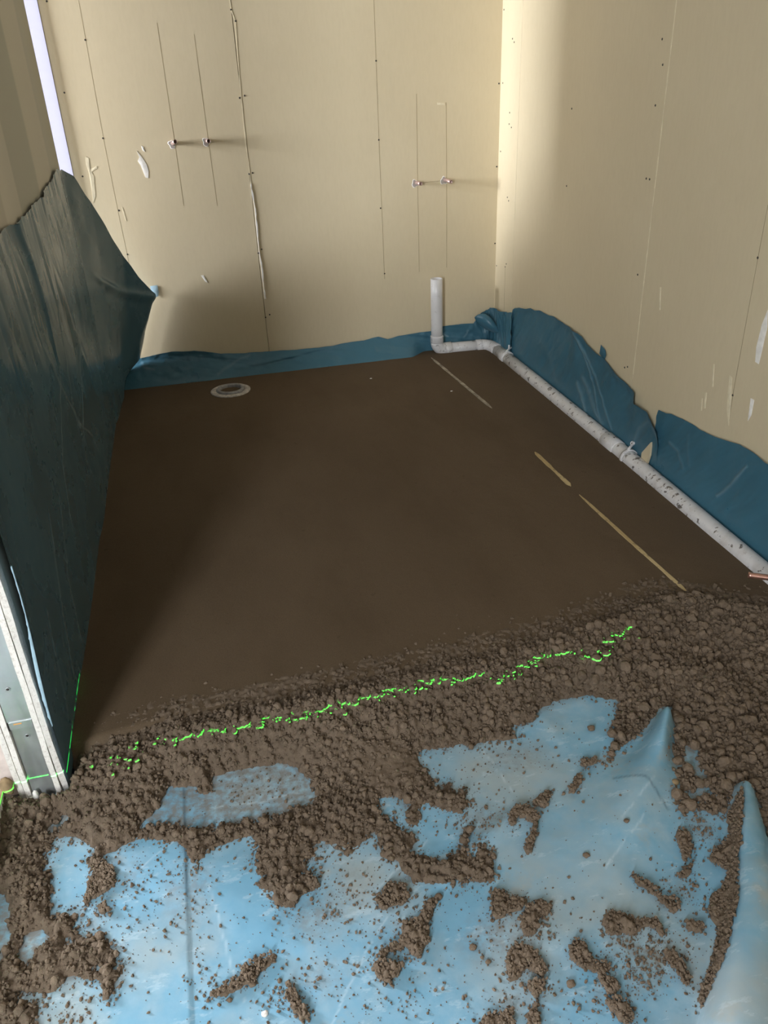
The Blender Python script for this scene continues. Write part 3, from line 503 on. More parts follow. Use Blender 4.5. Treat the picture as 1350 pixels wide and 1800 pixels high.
for P in CR:
    wear = np.maximum(wear, .28*np.exp(-(pl_d(X+.004*fbm(X, Y, 30, 2, 51), Y+.004*fbm(X, Y, 30, 2, 52), P)/.0018)**2)*(vnoise(X*40, Y*40, 53) > .25))
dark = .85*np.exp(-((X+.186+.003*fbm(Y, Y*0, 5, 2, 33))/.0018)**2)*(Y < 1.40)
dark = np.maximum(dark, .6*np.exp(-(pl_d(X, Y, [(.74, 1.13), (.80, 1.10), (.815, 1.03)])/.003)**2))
kp = ~((Y > 1.40) & (X < -.50))
sheet = gridmesh('plastic_sheet', X, Y, Z, SHEET_F, keep=kp[:-1, :-1], attrs={'dirt': dirt, 'wear': wear, 'dark': dark})
tag(sheet, 'light blue dirt-strewn polythene sheet covering the floor in the foreground', 'plastic sheet')

def edist(mask, n):
    d = np.zeros(mask.shape); m = mask.copy()
    for k in range(n):
        d += m
        e = m.copy(); e[1:] &= m[:-1]; e[:-1] &= m[1:]; e[:, 1:] &= m[:, :-1]; e[:, :-1] &= m[:, 1:]
        if k % 2:
            e[1:, 1:] &= m[:-1, :-1]; e[:-1, :-1] &= m[1:, 1:]; e[1:, :-1] &= m[:-1, 1:]; e[:-1, 1:] &= m[1:, :-1]
        m = e
    return d
def clods(x, y, s=0):
    a = fbm(x, y, 22, 3, 60+s)*.007; b = np.clip(.55-worley(x+.004*fbm(x, y, 80, 2, 66), y, 48, 70+s), 0, 1)*.024
    c = np.clip(.5-worley(x, y, 115, 80+s), 0, 1)*.013; return a+b+c-.006
def tread(x, y):
    t = np.zeros_like(x)
    for cx, cy, r, ang in ((.335, .985, .075, .9), (.10, 1.07, .05, .9), (.16, 1.22, .045, .9), (.235, 1.0, .05, .7)):
        u = (x-cx)*math.cos(ang)+(y-cy)*math.sin(ang); t += np.exp(-(((x-cx)**2+(y-cy)**2)/r**2)**2)*np.sin(u*2*math.pi/.022)*.005
    return t
STEP = .0036
gx = np.arange(-.74, XR-.005, STEP); gy = np.arange(.50, 1.86, STEP)
X, Y = np.meshgrid(gx, gy)
jx = X+.011*fbm(X, Y, 24, 3, 41)+.006*fbm(X, Y, 75, 2, 43); jy = Y+.011*fbm(X, Y, 24, 3, 42)+.006*fbm(X, Y, 75, 2, 44)
M = inpoly(jx, jy, MAIN)
for P in HOLES: M &= ~inpoly(jx, jy, P)
d = edist(M, 60)*STEP*1.12
RY = rim_y(X)
toRim = RY-Y                                              # >0 in front of the rim
left = sst(-.30, -.42, X)*sst(1.40, 1.30, Y)
Hmax = .066*sst(.27, .05, toRim)+.013*(1-sst(.27, .05, toRim))
Hmax = Hmax*(1-left)+.026*left
h = Hmax*(1-np.exp(-d/.030))+.014*np.exp(-((toRim-.045)/.032)**2)*sst(-.25, -.18, X)*sst(0, .03, d)-.012*sst(-.20, -.26, X)*sst(.12, 0, toRim)*sst(1.30, 1.42, Y)
for cx, cy, sx_, sy_, a in ((1.13, 1.33, .07, .10, .030), (1.26, 1.42, .06, .10, .030), (1.05, 1.38, .05, .05, .016), (.62, 1.44, .10, .04, .012), (.86, 1.46, .08, .05, .014), (1.10, 1.15, .05, .09, .006), (-.2, 1.41, .10, .05, .010), (-.36, 1.30, .08, .05, .006), (-.20, 1.40, .03, .03, -.018), (.42, 1.43, .05, .03, -.012), (-.59, 1.34, .03, .08, .035), (-.15, 1.43, .03, .02, -.02)):
    h = h+a*np.exp(-((X-cx)/sx_)**2-((Y-cy)/sy_)**2)*sst(0, .03, d)
smooth = np.exp(-((X-.27)/.11)**2-((Y-1.30)/.06)**2)+.8*np.exp(-((X-.05)/.10)**2-((Y-1.37)/.035)**2)+.6*np.exp(-((X-.28)/.06)**2-((Y-1.11)/.05)**2)+.6*np.exp(-((X-1.33)/.06)**2-((Y-1.47)/.05)**2)
smooth = np.clip(smooth, 0, 1)
rough = (1-.75*smooth)*sst(.0, .009, d)*(.75+.35*sst(.3, .0, np.abs(toRim-.12)))*(1-.55*np.exp(-((toRim-.03)/.03)**2)*sst(.1, .3, X))
Zm = zfoil(X, Y, False)+h+clods(X, Y)*rough+tread(X, Y)*sst(0, .02, d)
w = sst(-.11, .035, toRim+.022*fbm(X, Y, 7, 3, 91))
Zm = Zm*w+(1-w)*(.0005+.006*fbm(X, Y, 95, 2, 95)*sst(-.16, -.02, toRim)-.006*sst(-.05, -.15, toRim))
Zm = np.where(M, Zm, zfoil(X, Y)-.010)
ok = M | np.roll(M, 1, 0) | np.roll(M, -1, 0) | np.roll(M, 1, 1) | np.roll(M, -1, 1)
ok &= (toRim > -.17)
keep = ok[:-1, :-1] & ok[1:, :-1] & ok[:-1, 1:] & ok[1:, 1:]
keep &= ~((X[:-1, :-1] < XL+.004) & (Y[:-1, :-1] > YE0+.0))
mort = gridmesh('loose_mortar', X, Y, Zm, MORTAR, keep=keep)
tag(mort, 'loose crumbly brown screed mortar spilling from the unfinished edge onto the blue sheet', 'mortar', kind='stuff')

def zgrid(px, py):            # height of the loose mortar at points
    i = np.clip(((py-gy[0])/STEP).astype(int), 0, len(gy)-1); j = np.clip(((px-gx[0])/STEP).astype(int), 0, len(gx)-1)
    return Zm[i, j], M[i, j], d[i, j], i, j

# separate patches on the sheet
islmask = np.zeros_like(M)
for label, P in ISL:
    P = np.array(P); c = P.mean(0); lo = P.min(0)-.02; hi = P.max(0)+.02; st = .0028
    x, y = np.meshgrid(np.arange(lo[0], hi[0], st), np.arange(lo[1], hi[1], st))
    qx = x+.006*fbm(x, y, 40, 3, 41)+.005*fbm(x, y, 110, 2, 43); qy = y+.006*fbm(x, y, 40, 3, 42)+.005*fbm(x, y, 110, 2, 44)
    m = inpoly(qx, qy, P.tolist()); dd = edist(m, 14)*st
    thin = 'smear' in label or 'streak' in label or 'flat' in label
    z = zfoil(x, y)+(.006 if thin else .012)*(1-np.exp(-dd/.008))+clods(x, y, 7)*sst(0, .012, dd)*(.45 if thin else .9)+.002
    z = np.where(m, z, zfoil(x, y)-.004)
    k = m | np.roll(m, 1, 0) | np.roll(m, -1, 0) | np.roll(m, 1, 1) | np.roll(m, -1, 1)
    kk = k[:-1, :-1] & k[1:, :-1] & k[:-1, 1:] & k[1:, 1:]
    if kk.sum() < 4: continue
    o = gridmesh('mortar_clump', x-c[0], y-c[1], z-ZF, LUMPM, keep=kk); o.location = (c[0], c[1], ZF)
    tag(o, label, 'mortar clump', 'mortar clumps dropped on the blue sheet')
    islmask |= inpoly(X, Y, P.tolist())

# crumbs: thousands of grains as joined meshes
bm = bmesh.new(); bmesh.ops.create_icosphere(bm, subdivisions=1, radius=1); ICO_V = np.array([v.co[:] for v in bm.verts]); ICO_F = np.array([[v.index for v in f.verts] for f in bm.faces]); bm.free()
bm = bmesh.new(); bmesh.ops.create_icosphere(bm, subdivisions=2, radius=1); IC2_V = np.array([v.co[:] for v in bm.verts]); IC2_F = np.array([[v.index for v in f.verts] for f in bm.faces]); bm.free()
def grains(name, px, py, pz, r, tv, tf, mat, parent=None, jit=.28):
    n = len(px); V = np.repeat(tv[None], n, 0)*(1+jit*rng.normal(size=(n, len(tv), 1)).clip(-1.6, 1.6))
    V = V*(.7+.6*rng.random((n, 1, 3))); q = rng.normal(size=(n, 4)); q /= np.linalg.norm(q, axis=1, keepdims=True)
    a, b, c, e = q.T
    R = np.stack([1-2*(c*c+e*e), 2*(b*c-e*a), 2*(b*e+c*a), 2*(b*c+e*a), 1-2*(b*b+e*e), 2*(c*e-b*a), 2*(b*e-c*a), 2*(c*e+b*a), 1-2*(b*b+c*c)], -1).reshape(n, 3, 3)
    V = np.einsum('nij,nkj->nki', R, V)*r[:, None, None]+np.stack([px, py, pz], -1)[:, None]
    F = tf[None]+(np.arange(n)*len(tv))[:, None, None]
    o = npmesh(name, V.reshape(-1, 3), F.reshape(-1, 3), mat, parent, False); return o
# on the heap
N = 110000
px = rng.uniform(-.72, XR-.03, N); py = rng.uniform(.52, 1.75, N)
z, m, dd, i, j = zgrid(px, py)
tr_ = toRim[i, j]; dens = np.where(tr_ > 0, 1.0, .55*np.exp(tr_/.035))*(1-.88*smooth[i, j])*(px < 1.52)
okk = m & (rng.random(N) < dens*.62) & ((px > XL+.012) | (py < YE0-.012))
px, py, z = px[okk], py[okk], z[okk]; tr_ = tr_[okk]
r = (.0017+.0036*rng.random(len(px))**2.0)*(1+.35*sst(.3, .9, px))
big = (rng.random(len(px)) < .05+.05*sst(.4, 1.0, px)) & (tr_ > .02); r[big] *= 1.9
sm = ~big
o = grains('mortar_grains', px[sm], py[sm], z[sm]+r[sm]*.42, r[sm], ICO_V, ICO_F, MORTAR, mort); o['kind'] = 'stuff'
o = grains('mortar_clods', px[big], py[big], z[big]+r[big]*.4, r[big], IC2_V, IC2_F, LUMPM, mort, .10); o['kind'] = 'stuff'
# on the sheet: around the patches, around the heap's edge, and loosely everywhere
PX = [rng.uniform(-.55, .95, 900)]; PY = [rng.uniform(.56, 1.40, 900)]
for cx, cy, sx_, sy_, n in SPOTS: PX.append(rng.normal(cx, sx_*.62, n)); PY.append(rng.normal(cy, sy_*.62, n))
for l, P in ISL:
    P = np.array(P); n = len(P)*7; k = rng.integers(0, len(P), n); t = rng.random((n, 1)); q = P[k]*(1-t)+P[(k+1) % len(P)]*t
    PX.append(q[:, 0]+rng.normal(0, .007, n)); PY.append(q[:, 1]+rng.normal(0, .007, n))
P = np.array(MAIN+[MAIN[0]]); n = 2600; k = rng.integers(0, len(MAIN), n); t = rng.random((n, 1)); q = P[k]*(1-t)+P[k+1]*t
PX.append(q[:, 0]+rng.normal(0, .010, n)); PY.append(q[:, 1]+rng.normal(0, .010, n))
px = np.concatenate(PX); py = np.concatenate(PY)
g = (py < 1.42) & (px < 1.2) & (px > -.60); px, py = px[g], py[g]
z, m, dd, i, j = zgrid(px, py); rh = ridge_h(px, py)
g = ~m & (rh < .035); px, py = px[g], py[g]
r = .0008+.0030*rng.random(len(px))**4.0
o = grains('mortar_crumbs', px, py, zfoil(px, py)+r*.45, r, ICO_V, ICO_F, LUMPM); tag(o, 'fine brown mortar crumbs sprinkled over the blue floor sheet', 'mortar crumbs', kind='stuff')
# grains on the patches themselves
PX, PY = [], []
for l, P in ISL:
    P = np.array(P); lo = P.min(0); hi = P.max(0); n = int((hi-lo).prod()*90000)+40; x = rng.uniform(lo[0], hi[0], n); y = rng.uniform(lo[1], hi[1], n); g = inpoly(x, y, P.tolist()); PX.append(x[g]); PY.append(y[g])
px = np.concatenate(PX); py = np.concatenate(PY); r = .0014+.0030*rng.random(len(px))**2.4
o = grains('mortar_grains', px, py, zfoil(px, py)+.009+r*.3, r, ICO_V, ICO_F, LUMPM); tag(o, 'coarse mortar grains lying on top of the dropped clumps on the sheet', 'mortar grains', kind='stuff')
# single lumps and pebbles
for k, (label, (x, y, _z), s) in enumerate(LUMPS):
    A = np.array([x]); B = np.array([y]); zz, m, *_ = zgrid(A, B); zb = zz[0] if m[0] else zfoil(A, B)[0]
    mat = CORE if 'white' in label else BROWN if 'pebble' in label else LUMPM
    o = blob('pebble' if 'pebble' in label else 'mortar_lump', (0, 0, 0), (s, s*.85, s*.72), mat, None, 10+k); o.location = (x, y, zb+s*.45)
    tag(o, label, 'pebble' if 'pebble' in label else 'mortar lump', 'single lumps on the heap and sheet')

# smoothed screed: level bed from the rough rim to the back wall, its own part of the floor
nx, ny = 150, 190
U, Vv = np.meshgrid(np.linspace(0, 1, nx), np.linspace(0, 1, ny))
X = XL+.002+U*(XR-.006-XL); y0 = np.where(X < 1.39, rim_y(X)-.005, 1.505-.9*(X-1.39)); Y = y0+Vv**.9*(YB-.01-y0)
Z = .0012*fbm(X, Y, 2.5, 3, 101)+.0008*fbm(X, Y, 14, 3, 102)
for (x0, y0_, s, a) in ((.75, 2.10, .03, -.002), (1.02, 2.62, .025, -.003), (1.18, 2.0, .02, -.004), (.62, 2.35, .02, -.003)): Z = Z+a*np.exp(-((X-x0)**2+(Y-y0_)**2)/s**2)
Z = Z-.05*(Vv < .002)
scr = gridmesh('screed', X, Y, Z, SCREED, fl)

# levelling laths left in the screed
def lath(pts, w, mat, label, seed):
    n = 60; P = densify(pts, n); V = []; F = []
    ax = Vector((P[-1][0]-P[0][0], P[-1][1]-P[0][1])).normalized(); nn = Vector((-ax.y, ax.x)); c = P[n//2]
    for i, p in enumerate(P):
        t = i/(n-1); taper = min(1, t*14+.15, (1-t)*14+.15); ww = w*taper*(.8+.35*(fbm(np.array([p[1]]), np.array([seed*1.]), 18, 3, seed)[0]))
        for s, zz in ((-1, -.008), (-1, .0022), (1, .0022), (1, -.008)): V.append((p[0]+nn.x*ww*s/2-c[0], p[1]+nn.y*ww*s/2-c[1], zz))
    for i in range(n-1):
        a = i*4
        for k in range(3): F.append((a+k, a+k+1, a+5+k, a+4+k))
    F += [(3, 2, 1, 0), tuple((n-1)*4+k for k in range(4))]
    o = mesh('screed_lath', V, F, mat); o.location = (c[0], c[1], 0); return tag(o, label, 'lath', 'laths embedded in the screed')
lath([(1.153, 3.93), (1.180, 3.52), (1.204, 3.157)], .017, plain('grey_lath', (.33, .29, .23), .8, noise=.5, scale=30), 'pale grey lath flush in the dark screed, starting at the standpipe', 2)
lath([(1.201, 2.669), (1.208, 2.359)], .017, WOOD, 'short yellowish wooden lath, the middle piece of the row in the screed', 4)
lath([(1.208, 2.29), (1.222, 1.95), (1.237, 1.649)], .013, WOOD, 'long thin wooden lath ending at the crumbled screed edge', 6)

# floor drain flange
dr = empty('floor_drain', (.097, 3.785, 0))
rel(lathe('flange', [(.094, -.004), (.096, .003), (.090, .006), (.072, .0065), (.070, .004), (.066, .004)], (.097, 3.785, 0), FLANGEM), dr)
rel(lathe('inner_ring', [(.067, -.002), (.068, .010), (.064, .015), (.055, .0155), (.052, .008), (.050, -.02), (.048, -.045), (.001, -.046)], (.097, 3.785, 0), FLANGE), dr)
rel(lathe('drain_insert', [(.030, -.040), (.033, .002), (.028, .005), (.020, -.004), (.001, -.006)], (.105, 3.77, -.018), FLANGEM, 24), dr)
tag(dr, 'round grey floor drain flange set flush in the dark screed', 'floor drain')
# white plaster specks lying on the screed
for k, (x, y, lab) in enumerate(((.78, 3.72, 'tiny white curl of plaster on the far screed below the sheet strip'), (1.10, 3.42, 'tiny white plaster speck on the screed left of the grey lath'))):
    o = blob('plaster_speck', (0, 0, 0), (.006, .003, .002), FILLER, None, 40+k); o.location = (x, y, .002); tag(o, lab, 'plaster speck')

# ------------------------------------------------------------------ plastic sheets on the walls
def creases(a, b, lines, jit=.006, s=0):
    w = np.zeros_like(a)
    for P, wd, k in lines:
        w = np.maximum(w, k*np.exp(-(pl_d(a+jit*fbm(a, b, 16, 2, 110+s), b+jit*fbm(a, b, 16, 2, 111+s), P)/wd)**2))
    return w
# big sheet over the partition and round its far end
def topz(y): 
    ys = [1.40, 2.0, 2.4, 2.9, 3.2, 3.40]+[p[0] for p in WRAP]; zs = [1.05, 1.045, 1.02, 1.030, 1.045, 1.058]+[p[2] for p in WRAP]
    return np.interp(y, ys, zs)
nu, nv = 330, 200
U, Vv = np.meshgrid(np.linspace(0, 1, nu), np.linspace(0, 1, nv))
Y = 1.418+U*(4.045-1.418)
top = topz(Y)+.012*fbm(Y, Y*0, 9, 4, 120)*sst(3.5, 3.35, Y)+.006*fbm(Y, Y*0, 14, 2, 121)
Zz = -.03+Vv*(top+.03)
lines = [(((2.85, .16), (2.78, .26), (2.60, .36), (2.52, .46), (2.35, .66), (2.28, .80)), .0042, .55*1.5), (((2.72, .75), (2.55, .45), (2.60, .30)), .0040, .45*1.5), (((3.02, .62), (2.80, .42), (2.62, .33)), .0040, .5*1.5), (((2.95, .60), (2.70, .40)), .003, .5), (((2.5, .60), (2.2, .40), (2.1, .24)), .0040, .42*1.5), (((1.9, .42), (1.75, .22), (1.70, .05)), .0040, .4*1.5), (((2.05, .36), (1.9, .20), (1.86, .02)), .0036, .55), (((3.45, .55), (3.3, .28), (3.25, .05)), .0025, .25), (((1.62, .30), (1.56, .05)), .0036, .55)]
wear = creases(Y, Zz, lines)
wr_top = sst(.50, .95, Zz)                               # gathered near the top edge
x = XL+.008+.006*fbm(Y, Zz, 3.0, 3, 122)
x = x+wr_top*(.010*np.abs(fbm(Y*1.9+Zz*.55, Zz*.5, 7, 2, 123))+.0012*fbm(Y*2.5+Zz*.5, Zz*.6, 20, 2, 124))
x = x+.012*np.exp(-((Y-2.35-.35*(1.0-Zz))/.018)**2)*sst(.55, .8, Zz)     # loose hanging fold
x = x+.010*np.exp(-((Y-2.9+.5*(Zz-.6))/.06)**2)*sst(.1, .4, Zz)*sst(.95, .7, Zz)
x = x+wear*.003+.0005*fbm(Y, Zz, 14, 2, 125)
x = x+.016*np.exp(-((Y-1.418)/.05)**2)*sst(.14, .50, Zz)                 # near edge stands off the board
# far part: leaves the partition and bulges into the room
ww = sst(3.42, 3.6, Y)
xt = np.interp(Y, [3.4]+[p[0] for p in WRAP], [XL+.008]+[p[1] for p in WRAP])
f = np.clip(Zz/np.maximum(top, .05), 0, 1); xb = XL+.01+.02*sst(3.5, 3.95, Y)
fold = np.where(f < 1, xb+(xt-xb)*np.clip(f, 0, 1)**.9, xt)
lowb = np.interp(Zz, [0, .071, .13, .294, .434], [-.418, -.381, -.311, -.252, -.193])
fold = fold*(1-sst(3.85, 4.045, Y))+np.minimum(lowb, xt+.0)*sst(3.85, 4.045, Y)
fold = fold+.012*np.exp(-((Zz-.42-.5*(4.04-Y))/.02)**2)*sst(3.6, 3.8, Y)+.006*fbm(Y, Zz, 6, 3, 126)
x = x*(1-ww)+fold*ww
o = gridmesh('plastic_sheet', x, Y, Zz, SHEET_L, attrs={'wear': wear})
tag(o, 'tall dark teal plastic sheet hung over the left partition, gathered along its top', 'plastic sheet')
# the folded-back front hem, the light on it put into a paler colour
n = 70; V = []; F = []
for i in range(n):
    zz = .145+.40*i/(n-1); b = XL+.008+.016*float(sst(.14, .50, np.array(zz))); wv_ = .0010*math.sin(i*.9)+.0008*math.sin(i*2.3)
    hw_ = .0008+.0062*max(0.0, math.sin(math.pi*min(1.0, i/48)))**.8
    V += [(b+.0012, 1.4185, zz), (b-hw_*.55+wv_*min(1, hw_/.003), 1.4145, zz), (b-hw_, 1.422, zz)]
for i in range(n-1):
    a = i*3; F += [(a, a+1, a+4, a+3), (a+1, a+2, a+5, a+4)]
h_ = mesh('hem', V, F, SHEET_LIT, o, True); h_['label'] = 'turned hem painted pale blue as its lit side'
# lit back of the sheet's far corner, its brightness painted as pale blue
V = [(-.207, YB-.003, .468), (-.172, YB-.004, .470), (-.171, YB-.004, .435), (-.176, YB-.006, .418), (-.190, YB-.008, .414), (-.203, YB-.006, .430), (-.190, YB-.010, .445)]
tag(mesh('sheet_scrap', V, [(0, 6, 1), (1, 6, 2), (2, 6, 3), (3, 6, 4), (4, 6, 5), (5, 6, 0)], SHEET_LIT, None, True), 'flap of plastic on the back wall behind the dark sheet corner, painted pale blue as lit', 'plastic scrap')

# strip along the back wall
BT = [(-.425, .10), (-.36, .115), (-.302, .125), (-.24, .13), (-.162, .142), (-.05, .135), (.08, .105), (.198, .095), (.343, .091), (.46, .082), (.58, .083), (.70, .092), (.822, .093), (.90, .104), (.95, .088), (1.007, .098), (1.10, .104), (1.186, .104), (1.259, .121), (1.36, .124), (1.45, .118), (1.49, .12)]
nu, nv = 320, 46
U, Vv = np.meshgrid(np.linspace(0, 1, nu), np.linspace(0, 1, nv))
X = -.425+U*(1.915); tp = np.interp(X, [p[0] for p in BT], [p[1] for p in BT])+.004*fbm(X, X*0, 12, 3, 130)
Z = -.012+Vv*(tp+.012)
off = .010+.085*np.clip(1-Z/.11, 0, 1)**1.6*(1-.9*sst(1.05, 1.16, X))
off = off+.008*fbm(X*.7+Z*2.2, Z*2, 9, 3, 131)*sst(.0, .03, Z)+.003*fbm(X, Z, 40, 2, 132)*sst(.0, .03, Z)+.010*np.exp(-((Z-.05-.10*(X-.3))/.010)**2)*sst(.1, .3, X)*sst(.75, .5, X)
off = np.maximum(off, .004)
wear = creases(X, Z, [(((1.235, .07), (1.26, .082), (1.29, .066)), .004, .8), (((1.375, .05), (1.39, .07), (1.395, .085)), .004, .9), (((-.31, .10), (-.30, .075), (-.26, .062)), .005, .5), (((.05, .02), (.16, .07), (.22, .085)), .006, .35)])
o = gridmesh('plastic_sheet', X, YB-off, Z, SHEET_R, attrs={'wear': wear}, flip=True)
tag(o, 'low dark teal plastic strip turned up along the foot of the back wall', 'plastic sheet')

# gathered corner piece
nu, nv = 120, 60
U, Vv = np.meshgrid(np.linspace(0, 1, nu), np.linspace(0, 1, nv))
s = U*.42                                              # first along the back wall, then along the right wall
ax_ = np.where(s < .12, 1.43+s, XR); 
X = np.where(s < .12, 1.425+s, XR); Y = np.where(s < .12, YB, YB-(s-.12))
for _ in range(6):
    X[:, 1:-1] = (X[:, :-2]+X[:, 2:]+X[:, 1:-1])/3; Y[:, 1:-1] = (Y[:, :-2]+Y[:, 2:]+Y[:, 1:-1])/3
tp = np.interp(s, [0, .03, .07, .12, .20, .30, .37, .42], [.125, .165, .19, .205, .205, .215, .23, .245])+.004*fbm(s, s*0, 25, 3, 140)
Z = -.01+Vv*(tp+.01)
off = .016+.020*np.abs(fbm(s*1.0, Z*.5+s*.8, 16, 3, 141))+.022*np.exp(-((s-.10-.25*(Z-.1))/.035)**2)*sst(.0, .08, Z)+.012*np.exp(-((s-.25)/.03)**2)+.010*sst(.06, .0, Z)
nxn = np.where(s < .06, 0, np.where(s < .18, -(s-.06)/.12, -1.0)); nyn = np.where(s < .06, -1.0, np.where(s < .18, -(1-(s-.06)/.12), 0))
ln = np.hypot(nxn, nyn)
o = gridmesh('plastic_sheet', X+nxn/ln*off, Y+nyn/ln*off, Z, SHEET_R, attrs={'wear': creases(s, Z, [(((.16, .19), (.24, .10), (.30, .02)), .010, .25), (((.08, .05), (.13, .12)), .006, .2)])}, flip=True)
tag(o, 'bunched teal plastic gathered into the room corner behind the drain pipe', 'plastic sheet')
# pouch-like fold on the corner piece
nu, nv = 40, 24; U, Vv = np.meshgrid(np.linspace(0, 1, nu), np.linspace(-1, 1, nv))
wd = .036*np.sin(np.pi*np.clip(U, 0, 1))**.75
px = 1.418+.105*U; py = 4.005-.075*U-.03*np.sin(np.pi*U)*(1-Vv**2)*.9; pz = .168-.065*U+Vv*wd+.012*np.sin(np.pi*U)
f_ = gridmesh('fold', px, py, pz, SHEET_R, o, attrs={'wear': np.zeros_like(px)}, flip=True)
mo = f_.modifiers.new('thickness', 'SOLIDIFY'); mo.thickness = .004

def right_sheet(name, TP, y0, y1, lines, seed, label, gapbase=.009, extra=None):
    nu, nv = 280, 90
    U, Vv = np.meshgrid(np.linspace(0, 1, nu), np.linspace(0, 1, nv)); Y = y0+U*(y1-y0)
    P = sorted(TP); tp = np.interp(Y, [p[0] for p in P], [p[1] for p in P])+.005*fbm(Y, Y*0, 11, 3, seed)
    Z = -.02+Vv*(tp+.02); wear = creases(Y, Z, lines, .004, seed)
    x = gapbase+.012*np.clip(fbm(Y+Z*.9, Z*.5, 4, 3, seed+1), -.4, 1)*sst(.02, .12, Z)+.005*fbm(Y*1.3+Z, Z*.6, 14, 3, seed+2)*sst(.0, .08, Z)+.006*wear
    if extra: x = x+extra(Y, Z, tp)
    x = np.maximum(x, .0025)
    o = gridmesh(name, XR-x, Y, Z, SHEET_R, attrs={'wear': wear*.9}, flip=True); tag(o, label, 'plastic sheet'); return o
R1 = [(3.80, .20), (3.775, .255), (3.74, .273), (3.68, .290), (3.60, .302), (3.547, .318), (3.50, .318), (3.447, .330), (3.29, .340), (3.10, .342), (3.033, .341), (2.95, .315), (2.821, .293), (2.70, .272), (2.60, .258), (2.541, .250), (2.527, .212), (2.50, .216), (2.432, .217), (2.395, .195), (2.355, .165)]
right_sheet('plastic_sheet', R1, 2.355, 3.80, [(((3.07, .33), (2.86, .19), (2.70, .04)), .006, .55), (((3.06, .33), (2.92, .20), (2.79, .03)), .006, .6), (((3.03, .12), (2.93, .03)), .012, .6), (((2.98, .16), (2.83, .05), (2.78, .03)), .014, .5), (((2.42, .19), (2.50, .12), (2.54, .03)), .008, .35), (((3.45, .20), (3.30, .14), (3.2, .05)), .02, .16)], 150,
    'long teal plastic sheet on the right wall behind the far half of the drain pipe',
    extra=lambda Y, Z, tp: .015*np.exp(-((Y-3.06+.9*(.33-Z)*-.0)/.05)**2)*sst(.1, .3, Z)+.010*sst(2.62, 2.5, Y)*sst(.10, .20, Z)+.014*np.exp(-((tp-Z)/.02)**2)*(.5+.5*fbm(Y, Y*0, 6, 2, 159)))
R2 = [(2.400, .20), (2.392, .236), (2.34, .243), (2.307, .254), (2.22, .262), (2.137, .266), (2.03, .280), (1.935, .298), (1.86, .302), (1.799, .296), (1.70, .285), (1.5, .27), (1.3, .26)]
right_sheet('plastic_sheet', R2, 1.30, 2.398, [(((1.885, .245), (1.94, .16), (2.0, .09)), .005, .65), (((2.30, .15), (2.24, .14), (2.2, .10)), .006, .3), (((2.2, .22), (2.17, .12)), .006, .18)], 170, 'bright teal plastic sheet at the right edge, nearest one on the right wall')
# bare triangle of board between the two sheets and the small scrap above
V = [(XR-.022, 2.39, .115), (XR-.022, 2.442, .05), (XR-.022, 2.440, .005), (XR-.022, 2.402, .01), (XR-.022, 2.388, .063)]
tag(mesh('board_offcut', V+[(XR-.014, v[1], v[2]) for v in V], [(0, 1, 2, 3, 4), (9, 8, 7, 6, 5)]+[(i, i+5, (i+1) % 5+5, (i+1) % 5) for i in range(5)], BOARD), 'small beige plasterboard wedge behind the pipe clip between two teal sheets', 'board offcut')
V = [(XR-.002, 2.87, .30), (XR-.012, 2.845, .345), (XR-.006, 2.815, .33), (XR-.010, 2.80, .315), (XR-.004, 2.82, .285), (XR-.016, 2.84, .315)]
tag(mesh('sheet_scrap', V, [(0, 5, 1), (1, 5, 2), (2, 5, 3), (3, 5, 4), (4, 5, 0)], SHEET_R, None, True), 'tiny folded teal plastic tab sticking up above the long right-wall sheet', 'plastic scrap')

# ------------------------------------------------------------------ drain pipe
RP = .0305; XS, YS = 1.209, 4.012; XP = 1.508; ZP = .010
pipe = empty('drain_pipe', (XS, YS, 0))
def arc(c, a0, a1, r, u, v, n=9):
    c = Vector(c); u = Vector(u); v = Vector(v)
    return [c+u*math.cos(a0+(a1-a0)*k/(n-1))*r+v*math.sin(a0+(a1-a0)*k/(n-1))*r for k in range(n)]
def ppart(name, pts, rad, n=24, inner=None, dirt=.5):
    o = sweep(name, pts, rad, PVC, n, True, inner); at = o.data.attributes.new('dirt', 'FLOAT', 'POINT')
    at.data.foreach_set('value', np.full(len(o.data.vertices), dirt, np.float32)); return rel(o, pipe)
ppart('standpipe', [(XS, YS, z) for z in (.055, .15, .30, .388)], RP, inner=.003, dirt=.0 if False else .12)
ppart('socket', [(XS, YS, z) for z in (.052, .054, .084, .088, .092)], [RP+.001, RP+.0038, RP+.0038, RP+.0042, RP+.001], dirt=.25)
ppart('elbow', arc((XS+.042, YS, .056), math.pi, 1.5*math.pi, .042, (1, 0, 0), (0, 0, 1), 10)+[(XS+.05, YS, .0135)], RP+.003, dirt=.5)
ppart('socket', [(XS+.045, YS, .0135), (XS+.047, YS, .0137), (XS+.078, YS-.001, .014), (XS+.080, YS-.001, .014)], [RP+.001, RP+.004, RP+.004, RP+.001], dirt=.7)
ppart('cross_pipe', [(XS+.06, YS-.001, .0135), (XS+.15, YS-.006, .0135), (XS+.25, YS-.012, .013)], RP, dirt=.45)
ppart('socket', [(XS+.215, YS-.010, .013), (XS+.217, YS-.010, .013), (XS+.246, YS-.012, .013), (XS+.248, YS-.012, .013)], [RP, RP+.0035, RP+.0035, RP+.001], dirt=.6)
ppart('elbow', [(XS+.24, YS-.011, .013), (XS+.262, YS-.016, .0125), (XS+.282, YS-.032, .012), (XS+.293, YS-.058, .011), (XP, YS-.09, .0105), (XP, YS-.12, .0105)], RP+.0028, dirt=.4)
ppart('socket', [(XP, YS-.20, .010), (XP, YS-.202, .010), (XP, YS-.262, .010), (XP, YS-.265, .010)], [RP, RP+.003, RP+.003, RP], dirt=.5)
